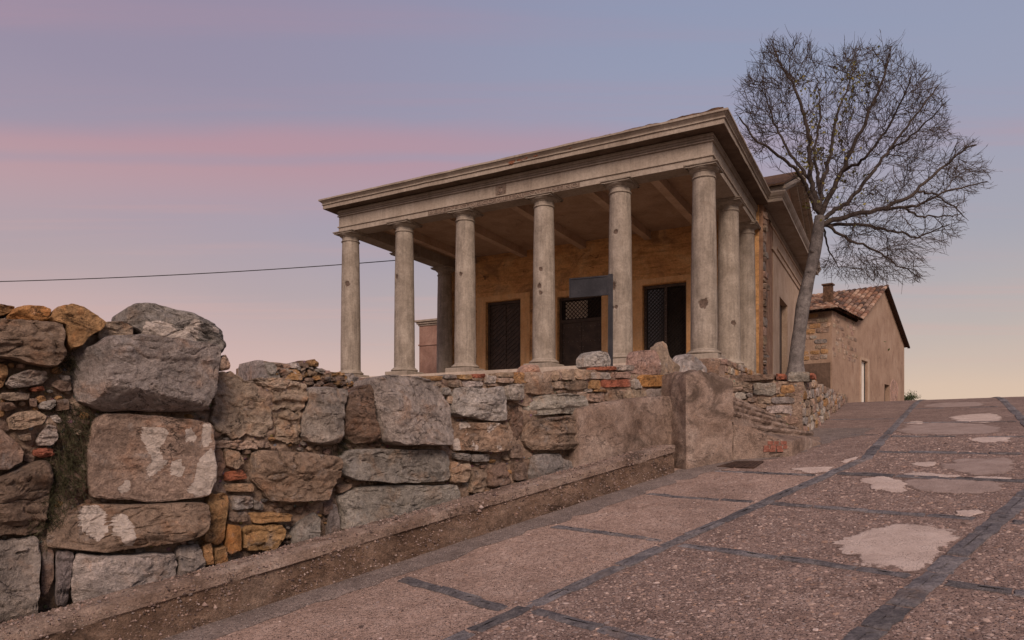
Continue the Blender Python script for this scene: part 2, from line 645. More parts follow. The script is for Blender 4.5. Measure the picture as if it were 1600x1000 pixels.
def plaster(name, c0, c1, c2, stain, sc=2.0, streak=0.5, bumpd=0.008, spec=.2):
    def fn(t, P, bs):
        a = t.noise(P, sc, 7, 0.62, 0.5)
        b = t.noise(P, 21, 8, 0.7)
        c = t.ramp(a, [(0.3, c0), (0.5, c1), (0.7, c2)])
        v = t.noise(t.vmul(P, (14, 14, 1.1)), 1.0, 6, 0.65, 0.2)
        c = scale_col(t, c, t.ramp(v, [(0.3, 1 - 0.42 * streak), (0.5, 1.0), (0.72, 1 + 0.22 * streak)]))
        c = scale_col(t, c, t.ramp(b, [(0.3, .8), (0.5, 1.0), (0.7, 1.14)]))
        s = t.maprange(t.noise(P, 1.25, 8, 0.66, 0.9), 0.56, 0.7)
        c = t.mix(t.math('MULTIPLY', s, 0.6), c, stain)
        chip = t.maprange(t.noise(P, 7.5, 8, 0.72, 0.5), 0.69, 0.72)
        c = t.mix(t.math('MULTIPLY', chip, 0.7), c, [x * 0.62 for x in stain])
        h = t.math('SUBTRACT', t.math('ADD', b, t.math('MULTIPLY', a, .5)), t.math('MULTIPLY', chip, 0.7))
        return c, t.bump(h, 0.6, bumpd)
    return material(name, fn, 0.9, spec)


plaster('column_plaster', (.215, .18, .143), (.28, .238, .193), (.345, .3, .248), (.16, .128, .1), 3.0, 0.6, 0.014)
plaster('entablature_plaster', (.235, .192, .152), (.3, .252, .204), (.36, .31, .256), (.165, .127, .098), 1.6, 0.4, 0.014)
plaster('ochre_plaster', (.37, .185, .075), (.48, .265, .115), (.55, .34, .17), (.15, .085, .05), 1.4, 0.6, 0.02)
def m_portico(t, P, bs):
    a = t.noise(P, 1.4, 7, 0.64, 0.6)
    b = t.noise(P, 20, 8, 0.72)
    c = t.ramp(a, [(0.3, (.46, .235, .095)), (0.5, (.58, .325, .14)), (0.7, (.64, .41, .21))])
    c = scale_col(t, c, t.ramp(b, [(0.3, .7), (0.5, 1.0), (0.7, 1.2)]))
    crs = t.noise(t.vmul(P, (1.2, 1.2, 6)), 1.6, 7, .66, .5)
    c = scale_col(t, c, t.ramp(crs, [(0.32, .62), (0.5, 1.0), (0.68, 1.18)]))
    s = t.maprange(t.noise(P, 1.1, 8, 0.7, 0.9), 0.5, 0.64)
    c = t.mix(t.math('MULTIPLY', s, 0.6), c, (.17, .10, .062))
    mould = t.maprange(t.noise(t.vmul(P, (1, 1, 1.8)), 2.3, 9, 0.74, 1.0), 0.6, 0.67)
    c = t.mix(t.math('MULTIPLY', mould, 0.75), c, (.06, .042, .032))
    pale = t.maprange(t.noise(P, 3.1, 8, 0.7, .6), .66, .7)
    c = t.mix(t.math('MULTIPLY', pale, .5), c, (.5, .4, .29))
    return c, t.bump(t.math('SUBTRACT', t.math('ADD', b, a), t.math('MULTIPLY', mould, .5)), 0.8, 0.025)


material('portico_wall', m_portico, 0.92, 0.15)
plaster('ochre_light', (.58, .32, .14), (.64, .385, .185), (.68, .44, .24), (.36, .2, .10), 1.7, 0.4, 0.008)
plaster('soffit_plaster', (.27, .18, .12), (.34, .235, .16), (.4, .285, .2), (.16, .105, .072), 1.5, 0.1, 0.012)
plaster('lit_beam_plaster', (.36, .25, .17), (.43, .31, .22), (.5, .37, .27), (.24, .16, .11), 1.5, 0.1, 0.012)  # paler than the ceiling: light on the beam sides painted into the colour
plaster('grimy_shadow_soffit', (.1, .072, .053), (.14, .102, .076), (.19, .14, .105), (.06, .045, .034), 2.5, 0.1, 0.015)  # cornice underside: its shadow painted into the colour, with some grime
plaster('floor_stone', (.34, .28, .225), (.42, .35, .285), (.5, .42, .345), (.25, .2, .155), 2.5, 0.1, 0.01)
plaster('side_plaster', (.33, .235, .165), (.41, .305, .22), (.47, .365, .275), (.27, .175, .12), 1.5, 0.5, 0.012)
plaster('bare_plaster', (.22, .125, .08), (.3, .18, .115), (.36, .235, .16), (.15, .085, .055), 4.0, 0.9, 0.05)
plaster('house_plaster', (.25, .165, .115), (.325, .225, .16), (.385, .28, .205), (.17, .1, .07), 1.1, 0.5, 0.015)
plaster('bare_dark', (.085, .055, .04), (.12, .08, .058), (.17, .115, .085), (.06, .042, .032), 2.0, 0.5, 0.02)
plaster('wing_plaster', (.17, .1, .078), (.235, .14, .108), (.29, .185, .145), (.11, .062, .05), 2.2, 0.3, 0.015)
plaster('white_paint', (.62, .58, .5), (.7, .66, .58), (.76, .72, .64), (.5, .44, .36), 2.0, 0.4, 0.004)
plaster('letter_stone', (.21, .165, .13), (.25, .2, .16), (.29, .235, .19), (.17, .13, .1), 6.0, 0.2, 0.006)
plaster('inset_stone', (.135, .10, .077), (.17, .127, .099), (.205, .157, .122), (.13, .1, .08), 6.0, 0.2, 0.006)


def m_column(t, P, bs):
    at_ = t.node('ShaderNodeAttribute', attribute_name='tint')
    a = t.noise(P, 3.0, 7, 0.62, 0.5)
    b = t.noise(P, 24, 8, 0.72)
    c = t.ramp(a, [(0.3, (.205, .172, .137)), (0.5, (.275, .234, .19)), (0.7, (.35, .304, .252))])
    v = t.noise(t.vmul(P, (13, 13, 1.2)), 1.0, 7, 0.68, 0.3)
    c = scale_col(t, c, t.ramp(v, [(0.3, .66), (0.5, 1.0), (0.72, 1.2)]))
    c = scale_col(t, c, t.ramp(b, [(0.3, .72), (0.5, 1.0), (0.7, 1.2)]))
    s = t.maprange(t.noise(P, 1.6, 8, 0.68, 0.9), 0.55, 0.68)
    c = t.mix(t.math('MULTIPLY', s, 0.55), c, (.19, .155, .12))
    pale = t.maprange(t.noise(P, 5.5, 8, 0.72, 0.6), 0.62, 0.68)
    c = t.mix(t.math('MULTIPLY', pale, 0.4), c, (.46, .41, .345))
    hit = t.maprange(t.math('ADD', at_.outputs['Fac'], t.math('MULTIPLY', t.math('SUBTRACT', t.noise(P, 42, 5, .7), 0.5), 0.7)), 0.42, 0.52)
    c = t.mix(t.math('MULTIPLY', hit, 0.9), c, t.ramp(b, [(0.3, (.035, .024, .018)), (0.6, (.12, .08, .06)), (0.75, (.22, .16, .12))]))
    h = t.math('SUBTRACT', t.math('ADD', b, t.math('MULTIPLY', v, .5)), t.math('MULTIPLY', hit, 1.2))
    return c, t.bump(h, 0.7, 0.012)


material('column_shaft', m_column, 0.9, 0.2)


def m_chip(t, P, bs):
    a = t.noise(P, 30, 7, 0.75)
    return t.ramp(a, [(0.3, (.03, .02, .015)), (0.55, (.09, .06, .045)), (0.75, (.17, .115, .085))]), t.bump(a, 1.0, 0.03)


material('chip', m_chip, 0.95, 0.1)


def m_road(t, P, bs):
    """pebbles and stone chips rammed in mortar; the lane by the kerb is a smoother, pinker mix"""
    sp = t.node('ShaderNodeSeparateXYZ')
    t.put(sp.inputs[0], P)
    vv = t.math('ADD', t.math('MULTIPLY', sp.outputs[0], 0.668), t.math('MULTIPLY', sp.outputs[1], -0.744))
    uu = t.math('ADD', t.math('MULTIPLY', sp.outputs[0], 0.744), t.math('MULTIPLY', sp.outputs[1], 0.668))
    lane = t.math('MULTIPLY', t.maprange(vv, -3.27, -3.29), t.maprange(t.math('ADD', uu, t.math('MULTIPLY', t.noise(P, 1.5, 5, .6), 1.6)), 9.6, 7.8, .12, 1.0))
    big = t.noise(P, 0.8, 6, 0.6, 0.4)
    mid = t.noise(P, 4.5, 7, 0.7, 0.3)
    v = t.voro(t.vmul(P, (1, 1, .5)), 40)
    vc = t.voro(t.vmul(P, (1, 1, .5)), 40, out='Color')
    v2 = t.voro(P, 62)
    grit = t.noise(P, 120, 5, 0.75)
    rough_c = t.ramp(mid, [(0.3, (.145, .098, .08)), (0.5, (.235, .165, .136)), (0.7, (.33, .24, .2))])
    pink_c = t.ramp(mid, [(0.3, (.27, .185, .145)), (0.5, (.36, .255, .205)), (0.7, (.43, .32, .265))])
    c = t.mix(lane, rough_c, pink_c)
    c = scale_col(t, c, t.ramp(big, [(0.3, .8), (0.5, 1.0), (0.7, 1.15)]))
    sepc = t.node('ShaderNodeSeparateColor')
    t.put(sepc.inputs[0], vc)
    peb = t.maprange(v, 0.5, 0.36)
    pc = t.ramp(sepc.outputs[0], [(0.0, (.12, .085, .075)), (0.35, (.24, .172, .145)), (0.7, (.35, .262, .225)), (1.0, (.47, .375, .33))])
    c = t.mix(t.math('MULTIPLY', peb, t.math('SUBTRACT', 0.85, t.math('MULTIPLY', lane, 0.6))), c, pc)
    hole = t.math('MULTIPLY', t.maprange(v2, 0.32, 0.2), t.maprange(t.noise(P, 24, 3, .5), .5, .57))
    c = t.mix(t.math('MULTIPLY', hole, 0.9), c, (.04, .027, .022))
    spk = t.maprange(t.noise(P, 55, 5, .75), .38, .3)
    c = t.mix(t.math('MULTIPLY', spk, 0.7), c, (.06, .042, .034))
    c = scale_col(t, c, t.ramp(grit, [(0.3, .6), (0.5, 1.0), (0.7, 1.35)]))
    h = t.math('ADD', t.math('MULTIPLY', peb, 0.8), t.math('MULTIPLY', mid, 0.7))
    h = t.math('SUBTRACT', t.math('ADD', h, t.math('MULTIPLY', grit, 0.35)), hole)
    return c, t.bump(h, 1.0, 0.02)


material('road_pebble', m_road, 0.94, 0.12)


def simple_noise(name, stops, s1=6, s2=40, bumps=0.7, dist=0.015, rough=0.85, spec=0.3, metal=0.0, s3=None):
    def fn(t, P, bs):
        a = t.noise(P, s1, 7, 0.65, 0.4)
        b = t.noise(P, s2, 7, 0.72)
        c = t.ramp(a, stops)
        c = scale_col(t, c, t.ramp(b, [(0.3, .66), (0.5, 1.0), (0.7, 1.3)]))
        return c, t.bump(t.math('ADD', a, t.math('MULTIPLY', b, 0.8)), bumps, dist)
    return material(name, fn, rough, spec, metal)


def m_slab(t, P, bs):
    oi = t.node('ShaderNodeObjectInfo')
    a = t.noise(P, 6, 8, 0.7, 0.5)
    b = t.noise(P, 32, 8, 0.75)
    c = t.ramp(a, [(0.3, (.105, .098, .104)), (0.5, (.19, .176, .18)), (0.7, (.3, .27, .26))])
    c = scale_col(t, c, t.ramp(b, [(0.3, .5), (0.5, 1.0), (0.7, 1.45)]))
    c = scale_col(t, c, t.ramp(oi.outputs['Random'], [(0.0, .72), (1.0, 1.25)]))
    dust = t.maprange(t.noise(P, 2.2, 7, .7, .6), .52, .68)
    c = t.mix(t.math('MULTIPLY', dust, 0.55), c, (.26, .2, .172))
    return c, t.bump(t.math('ADD', a, b), 1.0, 0.04)


material('slab_stone', m_slab, 0.92, 0.12)


def cem(name, c0, c1, c2):
    def fn(t, P, bs):
        a = t.noise(P, 4, 7, 0.65, 0.4)
        g = t.noise(P, 70, 6, 0.75)
        c = t.ramp(a, [(0.3, c0), (0.5, c1), (0.7, c2)])
        c = scale_col(t, c, t.ramp(g, [(0.3, .7), (0.5, 1.0), (0.7, 1.2)]))
        pit = t.math('MULTIPLY', t.maprange(t.voro(P, 75), .3, .2), t.maprange(t.noise(P, 8, 4, .6), .46, .6))
        c = t.mix(t.math('MULTIPLY', pit, 0.8), c, (.13, .09, .07))
        thin = t.maprange(t.noise(P, 9, 8, 0.75, .5), .6, .68)
        c = t.mix(t.math('MULTIPLY', thin, .55), c, (.23, .165, .135))
        ea = t.node('ShaderNodeAttribute', attribute_name='tint')
        ed = t.maprange(t.math('ADD', ea.outputs['Fac'], t.math('MULTIPLY', t.math('SUBTRACT', t.noise(P, 11, 8, .75), .5), 2.4)), 0.28, 0.5)
        c = t.mix(ed, t.ramp(g, [(0.3, (.1, .07, .056)), (0.5, (.2, .142, .116)), (0.7, (.3, .22, .185))]), c)
        return c, t.bump(t.math('SUBTRACT', t.math('ADD', a, g), pit), 0.9, 0.014)
    material(name, fn, 0.92, 0.2)


cem('cement', (.42, .325, .275), (.52, .415, .355), (.6, .495, .43))
cem('cement_old', (.25, .185, .155), (.32, .245, .21), (.39, .308, .268))


def m_gutter(t, P, bs):
    mid = t.noise(P, 3.5, 7, 0.7, 0.5)
    v = t.voro(P, 46)
    vc = t.voro(P, 46, out='Color')
    sp = t.node('ShaderNodeSeparateColor')
    t.put(sp.inputs[0], vc)
    g = t.noise(P, 110, 5, .75)
    c = t.ramp(mid, [(0.3, (.13, .102, .088)), (0.5, (.2, .16, .14)), (0.7, (.29, .23, .2))])
    peb = t.maprange(v, .48, .34)
    c = t.mix(t.math('MULTIPLY', peb, .7), c, t.ramp(sp.outputs[0], [(0, (.1, .082, .075)), (.5, (.235, .195, .175)), (1, (.42, .36, .325))]))
    c = scale_col(t, c, t.ramp(g, [(0.3, .6), (0.5, 1.0), (0.7, 1.35)]))
    return c, t.bump(t.math('ADD', t.math('ADD', peb, mid), t.math('MULTIPLY', g, .4)), 1.0, .018)


material('gutter_asphalt', m_gutter, 0.95, 0.1)

simple_noise('step_tile', [(0.3, (.3, .2, .15)), (0.5, (.38, .265, .2)), (0.7, (.45, .33, .26))], 7, 45, 0.9, 0.02, 0.9, 0.2)
simple_noise('earth', [(0.3, (.08, .058, .042)), (0.5, (.15, .11, .08)), (0.7, (.22, .17, .125))], 3, 30, 1.0, 0.04, 0.97, 0.1)
simple_noise('iron', [(0.3, (.014, .014, .017)), (0.5, (.024, .024, .028)), (0.75, (.05, .047, .05))], 5, 50, 0.4, 0.003, 0.55, 0.5, 0.4)
simple_noise('rust_iron', [(0.3, (.03, .018, .014)), (0.5, (.06, .035, .025)), (0.75, (.11, .065, .045))], 9, 50, 0.5, 0.004, 0.8, 0.3, 0.2)
simple_noise('door_wood', [(0.3, (.03, .02, .014)), (0.5, (.052, .034, .024)), (0.75, (.085, .056, .04))], 5, 40, 0.5, 0.004, 0.6, 0.4)
simple_noise('stud', [(0.3, (.10, .085, .075)), (0.6, (.2, .175, .16))], 20, 60, 0.3, 0.002, 0.5, 0.5, 0.3)
simple_noise('roof_dirt', [(0.3, (.055, .035, .024)), (0.5, (.12, .072, .046)), (0.72, (.23, .135, .085))], 9, 45, 1.0, 0.05, 0.95, 0.1)
simple_noise('limb_bark', [(0.3, (.036, .028, .025)), (0.5, (.06, .047, .04)), (0.7, (.1, .082, .07))], 5, 38, 0.9, 0.012, 0.85, 0.2)
simple_noise('bark', [(0.3, (.09, .08, .076)), (0.5, (.17, .152, .143)), (0.7, (.26, .238, .222))], 6, 34, 1.0, 0.03, 0.85, 0.2)
simple_noise('twig', [(0.3, (.036, .027, .023)), (0.6, (.075, .057, .048))], 9, 30, 0.2, 0.002, 0.85, 0.2)
simple_noise('leaf', [(0.3, (.09, .10, .02)), (0.5, (.15, .14, .028)), (0.7, (.24, .17, .035))], 9, 30, 0.1, 0.002, 0.6, 0.3)
simple_noise('shrub_leaf', [(0.3, (.03, .05, .014)), (0.5, (.055, .08, .022)), (0.7, (.09, .11, .035))], 6, 30, 0.1, 0.002, 0.6, 0.3)
simple_noise('weed_leaf', [(0.3, (.022, .022, .011)), (0.5, (.042, .04, .019)), (0.7, (.075, .066, .035))], 9, 30, 0.1, 0.002, 0.7, 0.2)
simple_noise('brick_red', [(0.3, (.13, .06, .042)), (0.5, (.22, .085, .06)), (0.7, (.3, .16, .12))], 22, 60, 0.6, 0.006, 0.9, 0.2)
simple_noise('cable_black', [(0.3, (.012, .011, .011)), (0.6, (.025, .022, .022))], 12, 60, 0.1, 0.002, 0.6, 0.3)
simple_noise('grille', [(0.3, (.016, .012, .01)), (0.6, (.03, .022, .018))], 12, 60, 0.1, 0.002, 0.6, 0.4, 0.3)
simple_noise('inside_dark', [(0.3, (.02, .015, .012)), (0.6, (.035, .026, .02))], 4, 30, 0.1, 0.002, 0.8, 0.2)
simple_noise('pale_blind', [(0.3, (.55, .46, .37)), (0.6, (.66, .57, .47))], 3, 30, 0.2, 0.004, 0.9, 0.2)


def m_tint(t, P, bs):
    at_ = t.node('ShaderNodeAttribute', attribute_name='tint')
    a = t.noise(P, 11, 7, 0.7)
    b = t.noise(P, 60, 5, 0.7)
    c = scale_col(t, at_.outputs['Color'], t.ramp(a, [(0.3, .6), (0.5, 1.0), (0.7, 1.25)]))
    c = scale_col(t, c, t.ramp(b, [(0.3, .75), (0.5, 1.0), (0.7, 1.2)]))
    return c, t.bump(t.math('ADD', a, b), 0.5, 0.01)


material('tinted', m_tint, 0.94, 0.12)


def m_glass(t, P, bs):
    bs.inputs['Roughness'].default_value = 0.12
    return (.03, .027, .025), t.bump(t.noise(P, 2.0, 2, .5), 0.1, 0.01)


material('old_glass', m_glass, 0.12, 0.5)

# ---------------------------------------------------------------- ground and road
def uv_xy(u, v):
    """plan point from distance along the ramp and distance across it; the road bends left after u = 8.6"""
    v = v - np.maximum(np.asarray(u, float) - 8.6, 0) * 0.27
    return u * D1[0] + v * N1[0], u * D1[1] + v * N1[1]


def sheet(name, us, vs, dz, mat, bend=True, amp=0.0, parent=None):
    U, V = np.meshgrid(us, vs, indexing='ij')
    if bend: X, Y = uv_xy(U, V)
    else: X, Y = U * D1[0] + V * N1[0], U * D1[1] + V * N1[1]
    Z = zroad(X, Y) + dz
    if amp:
        Z = Z + np.array([amp * noise.fractal(Vector((x * 1.3, y * 1.3, 0.0)), 0.9, 2, 3) for x, y in zip(X.ravel(), Y.ravel())]).reshape(X.shape)
    n, m = U.shape
    idx = np.arange(n * m).reshape(n, m)
    f = np.stack([idx[:-1, :-1], idx[1:, :-1], idx[1:, 1:], idx[:-1, 1:]], -1).reshape(-1, 4)[:, ::-1].tolist()
    return obj(name, np.stack([X, Y, Z], -1).reshape(-1, 3), f, mat, parent, smooth=True)


tag(sheet('ground', np.concatenate([np.linspace(-110, -8, 18), np.linspace(-6, 60, 60), np.geomspace(64, 800, 24)]),
          np.concatenate([-np.geomspace(600, 20, 14), np.linspace(-18, 18, 30), np.geomspace(20, 600, 14)]), -0.05, 'earth', bend=False), kind='structure')
road = tag(sheet('road', np.concatenate([np.arange(-9, -1, .5), np.arange(-1, 12, .16), np.arange(12, 70, .8)]), np.arange(-5.3, 4.2, .19), 0.0, 'road_pebble', amp=0.006), kind='structure')

patches_xy = []


def on_slab_v(u, v):
    return abs(v + 3.277) < 0.15 or abs(v + 1.417) < 0.15


def slab(u0, u1, v0, v1, mat='slab_stone'):
    r_ = rnd
    n = 4
    out_ = []
    for (a, b) in (((u0, v0), (u1, v0)), ((u1, v0), (u1, v1)), ((u1, v1), (u0, v1)), ((u0, v1), (u0, v0))):
        for k in range(n):
            t = k / n
            out_.append((a[0] * (1 - t) + b[0] * t, a[1] * (1 - t) + b[1] * t))
    c = np.array([(u0 + u1) / 2, (v0 + v1) / 2])
    O = np.array(out_) + np.array([[r_.uniform(-.011, .011), r_.uniform(-.011, .011)] for _ in out_])
    lift = r_.uniform(-.003, .006)
    tu, tv = r_.uniform(-.012, .012), r_.uniform(-.012, .012)
    V, m = [], len(O)
    for q, h in ((1.0, -0.05), (1.0, 0.004), (0.93, 0.008), (0.6, 0.010)):
        for e in O:
            p = c + (e - c) * q
            if q < 1: p = c + np.sign(e - c) * np.maximum(np.abs(e - c) - (1 - q) * .2, 0)
            x, y = uv_xy(p[0], p[1])
            V.append((x, y, zroad(x, y) + h + lift + (tu * (p[0] - c[0]) + tv * (p[1] - c[1])) + (r_.uniform(-.006, .005) if q < 1 else 0)))
    Fc = [(l * m + i, l * m + (i + 1) % m, (l + 1) * m + (i + 1) % m, (l + 1) * m + i) for l in range(3) for i in range(m)]
    Fc.append(tuple(3 * m + i for i in range(m)))
    x, y = uv_xy(c[0], c[1])
    obj('paving_slab', V, Fc, mat, road, smooth=40, loc=(float(x), float(y), float(zroad(x, y))))


for vc in (-3.277, -1.417):
    u = -1.2
    while u < 30:
        L = rnd.uniform(.26, .62) * (1 if u < 12 else 1.8)
        wv = rnd.uniform(.058, .066) * (1.14 if vc > -2 else .98)
        slab(u, u + L - .02, vc - wv, vc + wv)
        u += L


def u_of(px, py):
    x, y = on_road(px, py)
    return x * D1[0] + y * D1[1]


def cross(u, v0, v1, wid, skip=0.0):
    v = v0
    while v < v1 - .1:
        L = min(rnd.uniform(.28, .6), v1 - v)
        if rnd.random() >= skip:
            d = rnd.uniform(-.012, .012)
            slab(u - wid * .42 + d, u + wid * .42 + d, v, v + L - .02)
        v += L


cross_us = [u_of(1265, 880), u_of(1380, 801), u_of(1460, 747), u_of(1480, 708), u_of(1480, 682.5), u_of(1484, 660), u_of(1484, 637.5)]
for u in cross_us:
    cross(u, -3.19, -1.515, .10 if u < 7 else .14, 0.08)
for u, sk in ((u_of(680, 921), 0.0), (u_of(975, 838), 0.1), (u_of(1065, 777), 0.15), (u_of(1220, 741), 0.05), (u_of(1330, 680), 0.1), (u_of(1370, 655), .1)):
    cross(u, -4.62, -3.37, .12 if u < 4 else .085, sk)
cross(u_of(925, 980), -3.19, -1.515, .12, 0.0)
for u in (u_of(1540, 920), u_of(1580, 817)):
    cross(u, -1.32, 1.2, .11, 0.05)
cross(0.9, -4.62, -3.37, .12, .1)

# thin cement repairs
CEM = [([(1294, 846), (1340, 836), (1372, 822), (1410, 817), (1450, 821), (1502, 826), (1490, 845), (1470, 872), (1450, 890), (1428, 896), (1385, 888), (1345, 882), (1330, 868), (1308, 858)], 'cement'),
       ([(1338, 747), (1375, 744), (1408, 750), (1418, 764), (1412, 771), (1382, 770), (1352, 757)], 'cement'),
       ([(1412, 750), (1470, 749), (1572, 753), (1568, 764), (1540, 773), (1470, 771), (1420, 768)], 'cement_old'),
       ([(1480, 651), (1520, 647), (1562, 646), (1568, 659), (1530, 662), (1490, 658)], 'cement'),
       ([(1514, 686), (1540, 682), (1578, 682), (1583, 691), (1540, 692), (1520, 691)], 'cement'),
       ([(1232, 735), (1262, 730), (1310, 729), (1296, 738), (1262, 740)], 'cement'),
       ([(1308, 721), (1338, 714), (1342, 716), (1325, 724)], 'cement'),
       ([(1421, 726), (1435, 722), (1460, 723), (1462, 730), (1440, 731)], 'cement'),
       ([(1398, 742), (1430, 738), (1500, 743), (1495, 747), (1440, 746)], 'cement'),
       ([(1512, 748), (1530, 744), (1580, 746), (1578, 751), (1530, 750)], 'cement'),
       ([(1478, 806), (1510, 800), (1532, 797), (1528, 808), (1505, 811)], 'cement'),
       ([(1470, 735), (1480, 722), (1520, 716), (1590, 716), (1586, 740), (1530, 743)], 'cement_old'),
       ([(1395, 678), (1415, 663), (1480, 660), (1560, 664), (1570, 678), (1480, 680)], 'cement_old'),
       ([(1432, 635), (1470, 629), (1535, 628), (1540, 635), (1480, 637)], 'cement_old'),
       ([(1412, 662), (1430, 657), (1448, 660), (1440, 664)], 'cement')]
for k, (poly, mt) in enumerate(CEM):
    Q = [np.array(on_road(*p)) for p in poly]
    patches_xy.append([tuple(q) for q in Q])
    Q = chaikin(Q, 2, 0.22)
    Q.append(Q[0])
    Q = np.array(Q)
    L = np.concatenate([[0], np.cumsum(np.linalg.norm(np.diff(Q, axis=0), axis=1))])
    m = 200
    s = np.linspace(0, L[-1], m, endpoint=False)
    O = np.stack([np.interp(s, L, Q[:, 0]), np.interp(s, L, Q[:, 1])], 1)
    c = O.mean(0)
    for i in range(m):
        d = O[i] - c
        O[i] += d / np.linalg.norm(d) * (0.09 * nz((O[i][0], O[i][1], k), 5, 5) + rnd.uniform(-.008, .008))
    EC = []
    V = []
    for q, h in ((1.0, 0.002), (0.965, 0.005), (0.8, 0.007), (0.45, 0.009)):
        for e in O:
            p = c + (e - c) * q
            V.append((p[0], p[1], zroad(*p) + h + 0.006 * noise.fractal(Vector((p[0] * 1.3, p[1] * 1.3, 0.0)), 0.9, 2, 3) + 0.002 * nz((p[0], p[1], 0), 9)))
            ev = {1.0: 0.0, 0.965: .3, 0.8: .95}.get(q, 1.2)
            EC.append((ev, ev, ev, 1.0))
    Fc = [(l * m + i, l * m + (i + 1) % m, (l + 1) * m + (i + 1) % m, (l + 1) * m + i) for l in range(3) for i in range(m)]
    Fc.append(tuple(3 * m + i for i in range(m)))
    obj('cement_patch', V, Fc, mt, road, smooth=True, loc=(c[0], c[1], float(zroad(*c))), uvcol=EC)

# grey gutter between the kerb wall and the pebble surface
us = np.arange(-5, 12.5, .12)
V, Fc = [], []
for i, u in enumerate(us):
    wv = 0.42 + 0.10 * nz((u, 0, 3), 1.1) + 0.09 * nz((u, 9, 3), 5) + max(0, u - 7.3) * 0.33
    if u > 9: wv = max(0.05, wv - (u - 9) * .15)
    for k in range(6):
        v = -5.12 + wv * k / 5
        x, y = uv_xy(u, v)
        V.append((x, y, zroad(x, y) + (0.012 if 0 < k < 5 else 0.008 if k == 0 else 0.003) + 0.006 * noise.fractal(Vector((x * 1.3, y * 1.3, 0.0)), 0.9, 2, 3)))
    if i:
        Fc += [((i - 1) * 6 + k, i * 6 + k, i * 6 + k + 1, (i - 1) * 6 + k + 1) for k in range(5)]
obj('gutter_strip', V, Fc, 'gutter_asphalt', road, smooth=True)

# chips and pebbles set in the surface: too many to count, one part of the road
rs = np.random.RandomState(5)
N = 78000
u = 12.5 * rs.rand(N) ** 1.15 - 1.0
v = rs.uniform(-5.0, 1.6, N)
keep = np.ones(N, bool)
keep &= ~((np.abs(v + 3.277) < .072) | (np.abs(v + 1.417) < .082))
x, y = uv_xy(u, v)
for poly in patches_xy:
    pa = np.array(poly)
    pc_ = pa.mean(0)
    poly = [tuple(pc_ + (np.array(q) - pc_) * .84) for q in poly]
    sel = np.where((x > pa[:, 0].min()) & (x < pa[:, 0].max()) & (y > pa[:, 1].min()) & (y < pa[:, 1].max()))[0]
    for i in sel:
        if inside((x[i], y[i]), poly): keep[i] = False
for cu in cross_us:
    keep &= ~((np.abs(u - cu) < .09) & (v > -3.2) & (v < -1.5))
u, v, x, y = u[keep], v[keep], x[keep], y[keep]
N = len(u)
keep = ~((v < -3.4) & (rs.rand(N) < .3))
u, v, x, y = u[keep], v[keep], x[keep], y[keep]
N = len(u)
sz = rs.gamma(4.0, 0.0023, N) + .004
sz *= np.where(v < -3.4, 0.75, 1.0)
an = rs.rand(N) * 6.283
asp = rs.uniform(.45, .95, N)
und = np.array([0.006 * noise.fractal(Vector((a * 1.3, b * 1.3, 0.0)), 0.9, 2, 3) for a, b in zip(x, y)])
z = zroad(x, y) + und
base = np.array([(1, 0, 0), (.5, .8, 0), (-.5, .85, 0), (-1, 0, 0), (-.45, -.8, 0), (.55, -.85, 0), (.45, .2, .42), (-.4, .3, .42), (-.1, -.45, .42)])
bf = [(0, 1, 6), (1, 7, 6), (1, 2, 7), (2, 3, 7), (3, 8, 7), (3, 4, 8), (4, 5, 8), (5, 6, 8), (5, 0, 6), (6, 7, 8)]
ca, sa = np.cos(an), np.sin(an)
B = base[None] * (1 + rs.uniform(-.25, .25, (N, 9, 3)))
lx, ly, lz = B[..., 0] * sz[:, None], B[..., 1] * (sz * asp)[:, None], B[..., 2] * (sz * rs.uniform(.4, 1.0, N))[:, None]
VX = x[:, None] + lx * ca[:, None] - ly * sa[:, None]
VY = y[:, None] + lx * sa[:, None] + ly * ca[:, None]
VZ = z[:, None] + lz + (zroad(VX, VY) - zroad(x, y)[:, None]) - .0015
Fc = (np.arange(N)[:, None, None] * 9 + np.array(bf)[None]).reshape(-1, 3).tolist()
pal = np.array([(.27, .195, .165), (.33, .25, .212), (.18, .128, .108), (.10, .072, .063), (.42, .34, .305), (.26, .175, .135), (.21, .172, .16)])
pc = pal[rs.choice(7, N, p=[.28, .17, .23, .12, .015, .125, .06])] * rs.uniform(.9, 1.25, (N, 1))
tint = np.repeat(np.concatenate([pc, np.ones((N, 1))], 1), 9, axis=0)
tag(obj('pebbles', np.stack([VX, VY, VZ], -1).reshape(-1, 3), Fc, 'tinted', road, uvcol=tint), kind='stuff')

